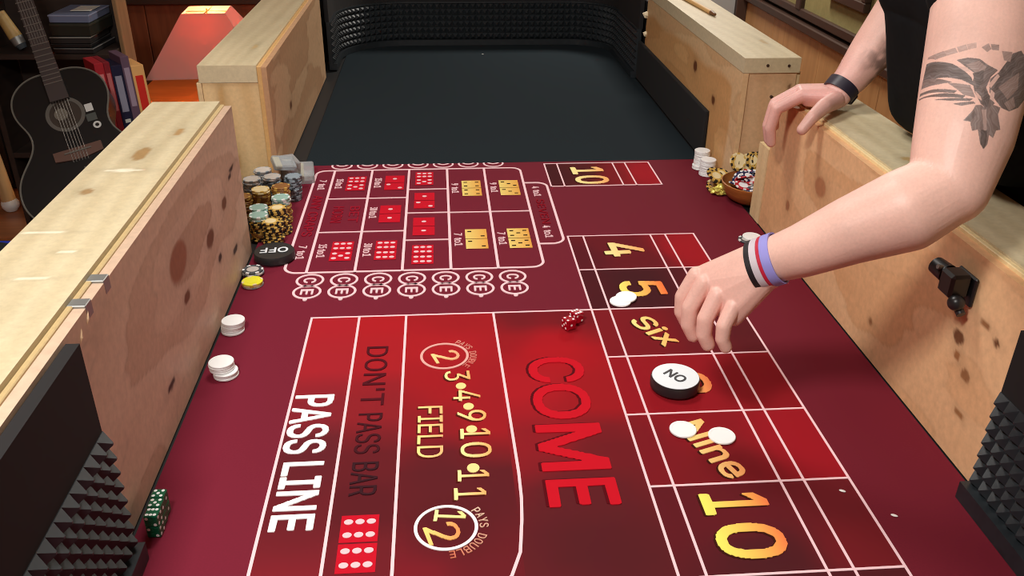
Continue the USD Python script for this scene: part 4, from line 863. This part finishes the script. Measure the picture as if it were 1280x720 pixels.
nk = obj('neck', extr(Polygon([(-.028, .045), (.028, .045), (.022, .62), (-.022, .62)]), .001, .016), mat('dark_fingerboard', S(58, 48, 46), .5), gt)
for k in range(20):
    yy = .62 - .751 * (1 - 2 ** (-(k + 1) / 12.0))
    obj('fret', box(-.0275, yy - .0013, .016, .0275, yy + .0013, .0175), mat('fret_metal', S(150, 146, 140), .3, metallic=.7) if k == 0 else '/World/Looks/fret_metal', nk)
for k in range(6):
    xx = -.0185 + k * .0074; obj('string', tube([(xx * 1.2, -.165, .010), (xx, .62, .0205)], .0007, 5), '/World/Looks/fret_metal', gt)
hd = obj('headstock', extr(Polygon([(-.026, .62), (.026, .62), (.036, .68), (.032, .80), (-.032, .80), (-.036, .68)]), -.004, .012), GBLK, gt)
for s in (-1, 1):
    for k in range(3): obj('tuning_peg', cyl((s * .036, .67 + k * .045, .003), (s * .058, .67 + k * .045, .003), .006, 10), '/World/Looks/fret_metal', hd)
br = obj('bridge', extr(Polygon([(-.072, -.118), (.072, -.118), (.072, -.148), (.02, -.156), (-.02, -.156), (-.072, -.148)]), 0, .008), mat('brown_bridge', S(96, 66, 54), .5), gt)
obj('saddle', box(-.04, -.133, .008, .04, -.129, .011), BIND, br)
ST = mat('white_sticker', S(200, 200, 196), .5)
obj('sticker', box(.060, -.012, .0004, .083, .014, .0012), ST, gt); obj('sticker', box(.055, -.045, .0004, .085, -.020, .0012), mat('grey_sticker', S(70, 74, 70), .5), gt)
obj('sticker', tf(lathe([(.006, .0004), (.012, .0004), (.012, .0012), (.006, .0012), (.006, .0004)], 20), np.eye(3), (.078, -.062, 0)), ST, gt)
obj('painted_squiggle', tube([(.002, -.185, .001), (.004, -.20, .001), (-.012, -.212, .001), (-.02, -.225, .001), (-.03, -.235, .001), (-.034, -.255, .001)], .0028, 6), mat('grey_squiggle', S(92, 92, 90), .5), gt)

# shelf unit with media cases and leaning books
DARKW = nmat('dark_shelf_wood', S(44, 34, 30), S(56, 44, 38), 8, (1, 1, 5), .5)
rz = -.04; ca, sa = math.cos(rz), math.sin(rz); SA = ((ca, sa, 0), (-sa, ca, 0), (0, 0, 1))
O_ = V((-1.215, 3.36, 0.0))
shf = thing('shelf_unit', 'dark wooden shelf unit with tan right side behind the guitar', 'shelf', (O_[0], O_[1], FL), axes=SA)
TANW = nmat('tan_board', S(142, 108, 74), S(160, 124, 88), 8, (5, 5, .6), .5)
obj('side_panel', box(.032, .05, .002, .047, .15, 1.05, .002), TANW, shf, label='tan right side panel'); obj('side_panel', box(-.42, -.06, .002, -.40, .149, 1.05, .002), DARKW, shf); obj('back_panel', box(-.40, .150, .002, .030, .165, 1.05, .001), DARKW, shf)
for zz in (.40, .770): obj('shelf_board', box(-.40, -.06, zz, .030, .148, zz + .02, .002), DARKW, shf)
obj('shelf_board', box(-.40, -.06, .05, .030, .148, .07, .002), DARKW, shf)
CASES = [('black media case at the bottom of the stack', -.095, .0, .02, (36, 36, 38), (120, 120, 118)), ('black media case second from bottom of the stack', -.105, .045, .012, (30, 30, 32), (60, 60, 60)), ('media case with pale outlined edge in the stack', -.105, .085, .025, (44, 44, 44), (150, 150, 142)), ('thick dark olive media case in the stack', -.092, .135, .045, (40, 42, 36), (56, 58, 50)), ('blue grey media case on top of the stack', -.092, .190, .028, (112, 122, 150), (150, 158, 184))]
zc = .7915
for i, (lb, cx, _, th, c1, c2) in enumerate(CASES):
    t = thing('media_case', lb, 'media case', O_ + V(SA[0]) * (cx + .0) + V(SA[1]) * .045 + V((0, 0, FL + zc)), rotz=rz + (.03 * (i % 3) - .03), group=None)
    obj('shell', box(-.065, -.10, 0, .075, .10, th, .002), mat(f'case_shell_{i}', S(*c1), .35), t); obj('cover_edge', box(-.0665, -.1015, th * .78, .0765, .1015, th * .95, .001), mat(f'case_edge_{i}', S(*c2), .35), t)
    zc += th + .0015
tag(obj('paper_slip', tf(box(-.035, -.05, 0, .035, .05, .002, .0005), SA, O_ + V(SA[0]) * -.065 + V(SA[1]) * .05 + V((0, 0, FL + zc + .001))), mat('white_paper', S(205, 205, 196), .7)), 'white slip of paper on top of the media case stack', 'paper')
BK = [('red spined book with pale lettering leaning at the left of the row', (176, 40, 50), (220, 130, 130), .03), ('dark red spined book second in the leaning row', (140, 34, 44), (200, 110, 110), .02), ('navy spined book with small white marks in the leaning row', (32, 34, 62), (150, 150, 170), .036), ('purple grey spined book in the leaning row', (108, 84, 104), (170, 150, 170), .028), ('orange and cream spined book with red mark at the right of the row', (246, 190, 120), (226, 50, 40), .042)]
b0 = V((-1.088, 2.985, FL + .45)); bu = unit(V((-.035, .02, 1.0))); bxd = unit(V((.80, .52, 0))); bxd = unit(bxd - bu * (bxd @ bu)); bn = np.cross(bxd, bu); off = -.02
crate = thing('dark_crate', 'dark crate under the leaning books behind the guitar', 'crate', (-1.00, 3.105, FL), rotz=.57)
obj('crate_wall', box(-.19, -.10, .002, .19, -.085, .447, .003), DARKW, crate); obj('crate_wall', box(-.19, .085, .002, .19, .10, .447, .003), DARKW, crate); obj('crate_wall', box(-.19, -.085, .002, -.175, .085, .447, .003), DARKW, crate); obj('crate_wall', box(.175, -.085, .002, .19, .085, .447, .003), DARKW, crate); obj('crate_top', box(-.19, -.10, .4475, .19, .10, .4495), DARKW, crate)
b0 = V((-1.112, 3.020, FL + .458))
for i, (lb, c1, c2, w) in enumerate(BK):
    t = thing('book', lb, 'book', b0 + bxd * (off + w / 2), axes=(bxd, -bn if bn[1] > 0 else bn, bu) if False else (bxd, np.cross(bu, bxd), bu))
    H = (.365, .365, .350, .375, .340)[i]
    obj('cover', box(-w / 2 + .0004, 0, 0, w / 2 - .0004, .14, H, .001), mat(f'book_cover_{i}', S(*c1), .4), t)
    obj('spine_title', box(-w * .3, -.001, H * .55, w * .3, .001, H * .9), mat(f'book_title_{i}', S(*c2), .45), t)
    if i == 4: obj('spine_emblem', tf(lathe([(0, 0), (.016, 0), (.016, .0016), (0, .0016)], 20), ((1, 0, 0), (0, 0, 1), (0, -1, 0)), (0, -.0005, .10)), mat('red_emblem', S(220, 36, 34), .4), t)
    if i == 2:
        for q in range(4): obj('spine_mark', box(-w * .25, -.001, .05 + q * .035, w * .25, .001, .062 + q * .035), '/World/Looks/white_paper', t)
    off += w
nb = obj('navy_binder', tf(box(-.05, -.02, 0, .05, .02, .26, .003), rotax(.3), (-1.33, 3.18, FL + .403)), mat('navy_board', S(26, 28, 74), .5)); tag(nb, 'navy blue binder standing behind the guitar', 'binder')
bs = obj('dark_block', box(-1.40, 3.14, FL + .002, -1.265, 3.215, FL + .40, .004), DARKW); tag(bs, 'dark block supporting the navy binder behind the guitar', 'block')
# amplifier, brush, stool, bag
ampl = thing('amplifier', 'black amplifier cabinet at the far left behind the brown cupboard', 'amplifier', (-1.98, 4.72, FL), rotz=.05)
obj('cabinet', box(-.24, -.10, .002, .24, .10, .92, .012), mat('black_tolex', S(30, 33, 36), .75), ampl); obj('grille_cloth', box(-.21, -.108, .06, .21, -.098, .70, .004), nmat('grey_grille', S(36, 42, 45), S(44, 50, 53), 260, rough=.9), ampl); obj('control_strip', box(-.21, -.107, .74, .21, -.098, .86, .003), PBLK, ampl)
hb = thing('brush', 'tan wooden handled brush standing on the shelf left of the guitar neck', 'brush', (-1.500, 3.350, FL + .801))
d = unit(V((-.35, .1, .7)))
obj('handle', cyl(d * .045, d * .14, .024, 16, .019), nmat('tan_handle_wood', S(176, 144, 84), S(190, 158, 96), 20, rough=.5), hb, smooth=40); obj('ferrule', cyl(d * .018, d * .045, .021, 16, .0235), METAL, hb, smooth=40); obj('bristles', cyl(V((.0, 0, .001)), d * .018, .014, 16, .02), M_DGREY, hb)
stl = thing('stool', 'light wooden stool leg with white rubber foot at the left edge', 'stool', (-2.06, 3.80, FL))
LW = nmat('light_stool_wood', S(206, 168, 116), S(222, 184, 132), 6, (5, 5, .6), .45)
obj('seat', lathe([(0, .66), (.17, .66), (.18, .675), (.175, .69), (0, .695)], 32), LW, stl, smooth=40)
for a in (-.15, 1.95, 4.05):
    c, s = math.cos(a), math.sin(a); obj('leg', cyl((.15 * c, .15 * s, .05), (.10 * c, .10 * s, .66), .030, 16, .026), LW, stl, smooth=40)
    obj('rubber_foot', lathe([(0, 0), (.024, .002), (.036, .02), (.037, .038), (.026, .058), (0, .066)], 20) if False else tf(lathe([(0, 0), (.024, .002), (.036, .02), (.037, .038), (.026, .058), (0, .066)], 20), np.eye(3), (.152 * c, .152 * s, .001)), M_WHITE, stl, smooth=40, label='white rubber foot')
cb = thing('cupboard', 'dark brown low cupboard at the far left behind the stool leg', 'cupboard', (-2.02, 4.25, FL))
obj('carcass', box(-.30, -.20, .002, .35, .2, .60, .004), DARKW, cb); obj('door', box(-.28, -.215, .03, .02, -.2, .58, .003), DARKW, cb); obj('door', box(.03, -.215, .03, .33, -.2, .58, .003), DARKW, cb)
bg = thing('sports_bag', 'dark bag with bright blue trim at the left edge by the near rail', 'bag', (-1.33, 2.24, FL))
bv = trimesh.creation.icosphere(4, 1.0); q = bv.vertices; q = np.sign(q) * np.abs(q) ** .6; bv.vertices = q * V((.20, .26, .235)) * (1 + .06 * (meshkit.fbm(q * 2.5, 3, 4) - .5))[:, None] + V((0, 0, .24))
obj('bag_body', bv, nmat('dark_nylon', S(34, 40, 46), S(42, 48, 54), 60, rough=.7), bg, smooth=True)
ang = np.linspace(0, np.pi * 2, 60, endpoint=False); cs = lambda t: np.sign(math.cos(t)) * abs(math.cos(t)) ** .6; sn = lambda t: np.sign(math.sin(t)) * abs(math.sin(t)) ** .6
obj('blue_trim', tube([(.202 * cs(t) * .80, .262 * sn(t) * .8, .432) for t in ang], .013, 8, True), mat('blue_piping', S(48, 66, 190), .4), bg, smooth=True, label='bright blue trim')
bgm = trimesh.creation.icosphere(4, 1.0); q = bgm.vertices; bgm.vertices = q * V((.026, .05, .036)) * (.7 + .8 * np.abs(meshkit.fbm(q * 2.2, 3, 9) - .5) * 2)[:, None]
tag(obj('plastic_bag', tf(bgm, np.eye(3), (-.440, 3.02, .314)), mat('grey_plastic_film', S(96, 98, 100), .25)), 'crumpled grey plastic film on the far left rail end', 'plastic film')
# lint on the felt
LINT = mat('pale_lint', S(236, 232, 228), .8)
for (x, y, lb) in ((.163, 3.385, 'white speck of lint on the dark felt before the far bumper'), (.6835, 2.32, None), (.560, .815, 'white lint fleck near the near right bumper'), (.513, .865, 'tiny white lint fleck right of the number 10')):
    if lb is None: continue
    m = trimesh.creation.icosphere(1, .0028); m.apply_scale((1.6, .8, .35)); tag(obj('lint_speck', tf(m, rotax(-.5), (x, y, .0012)), LINT), lb, 'lint')
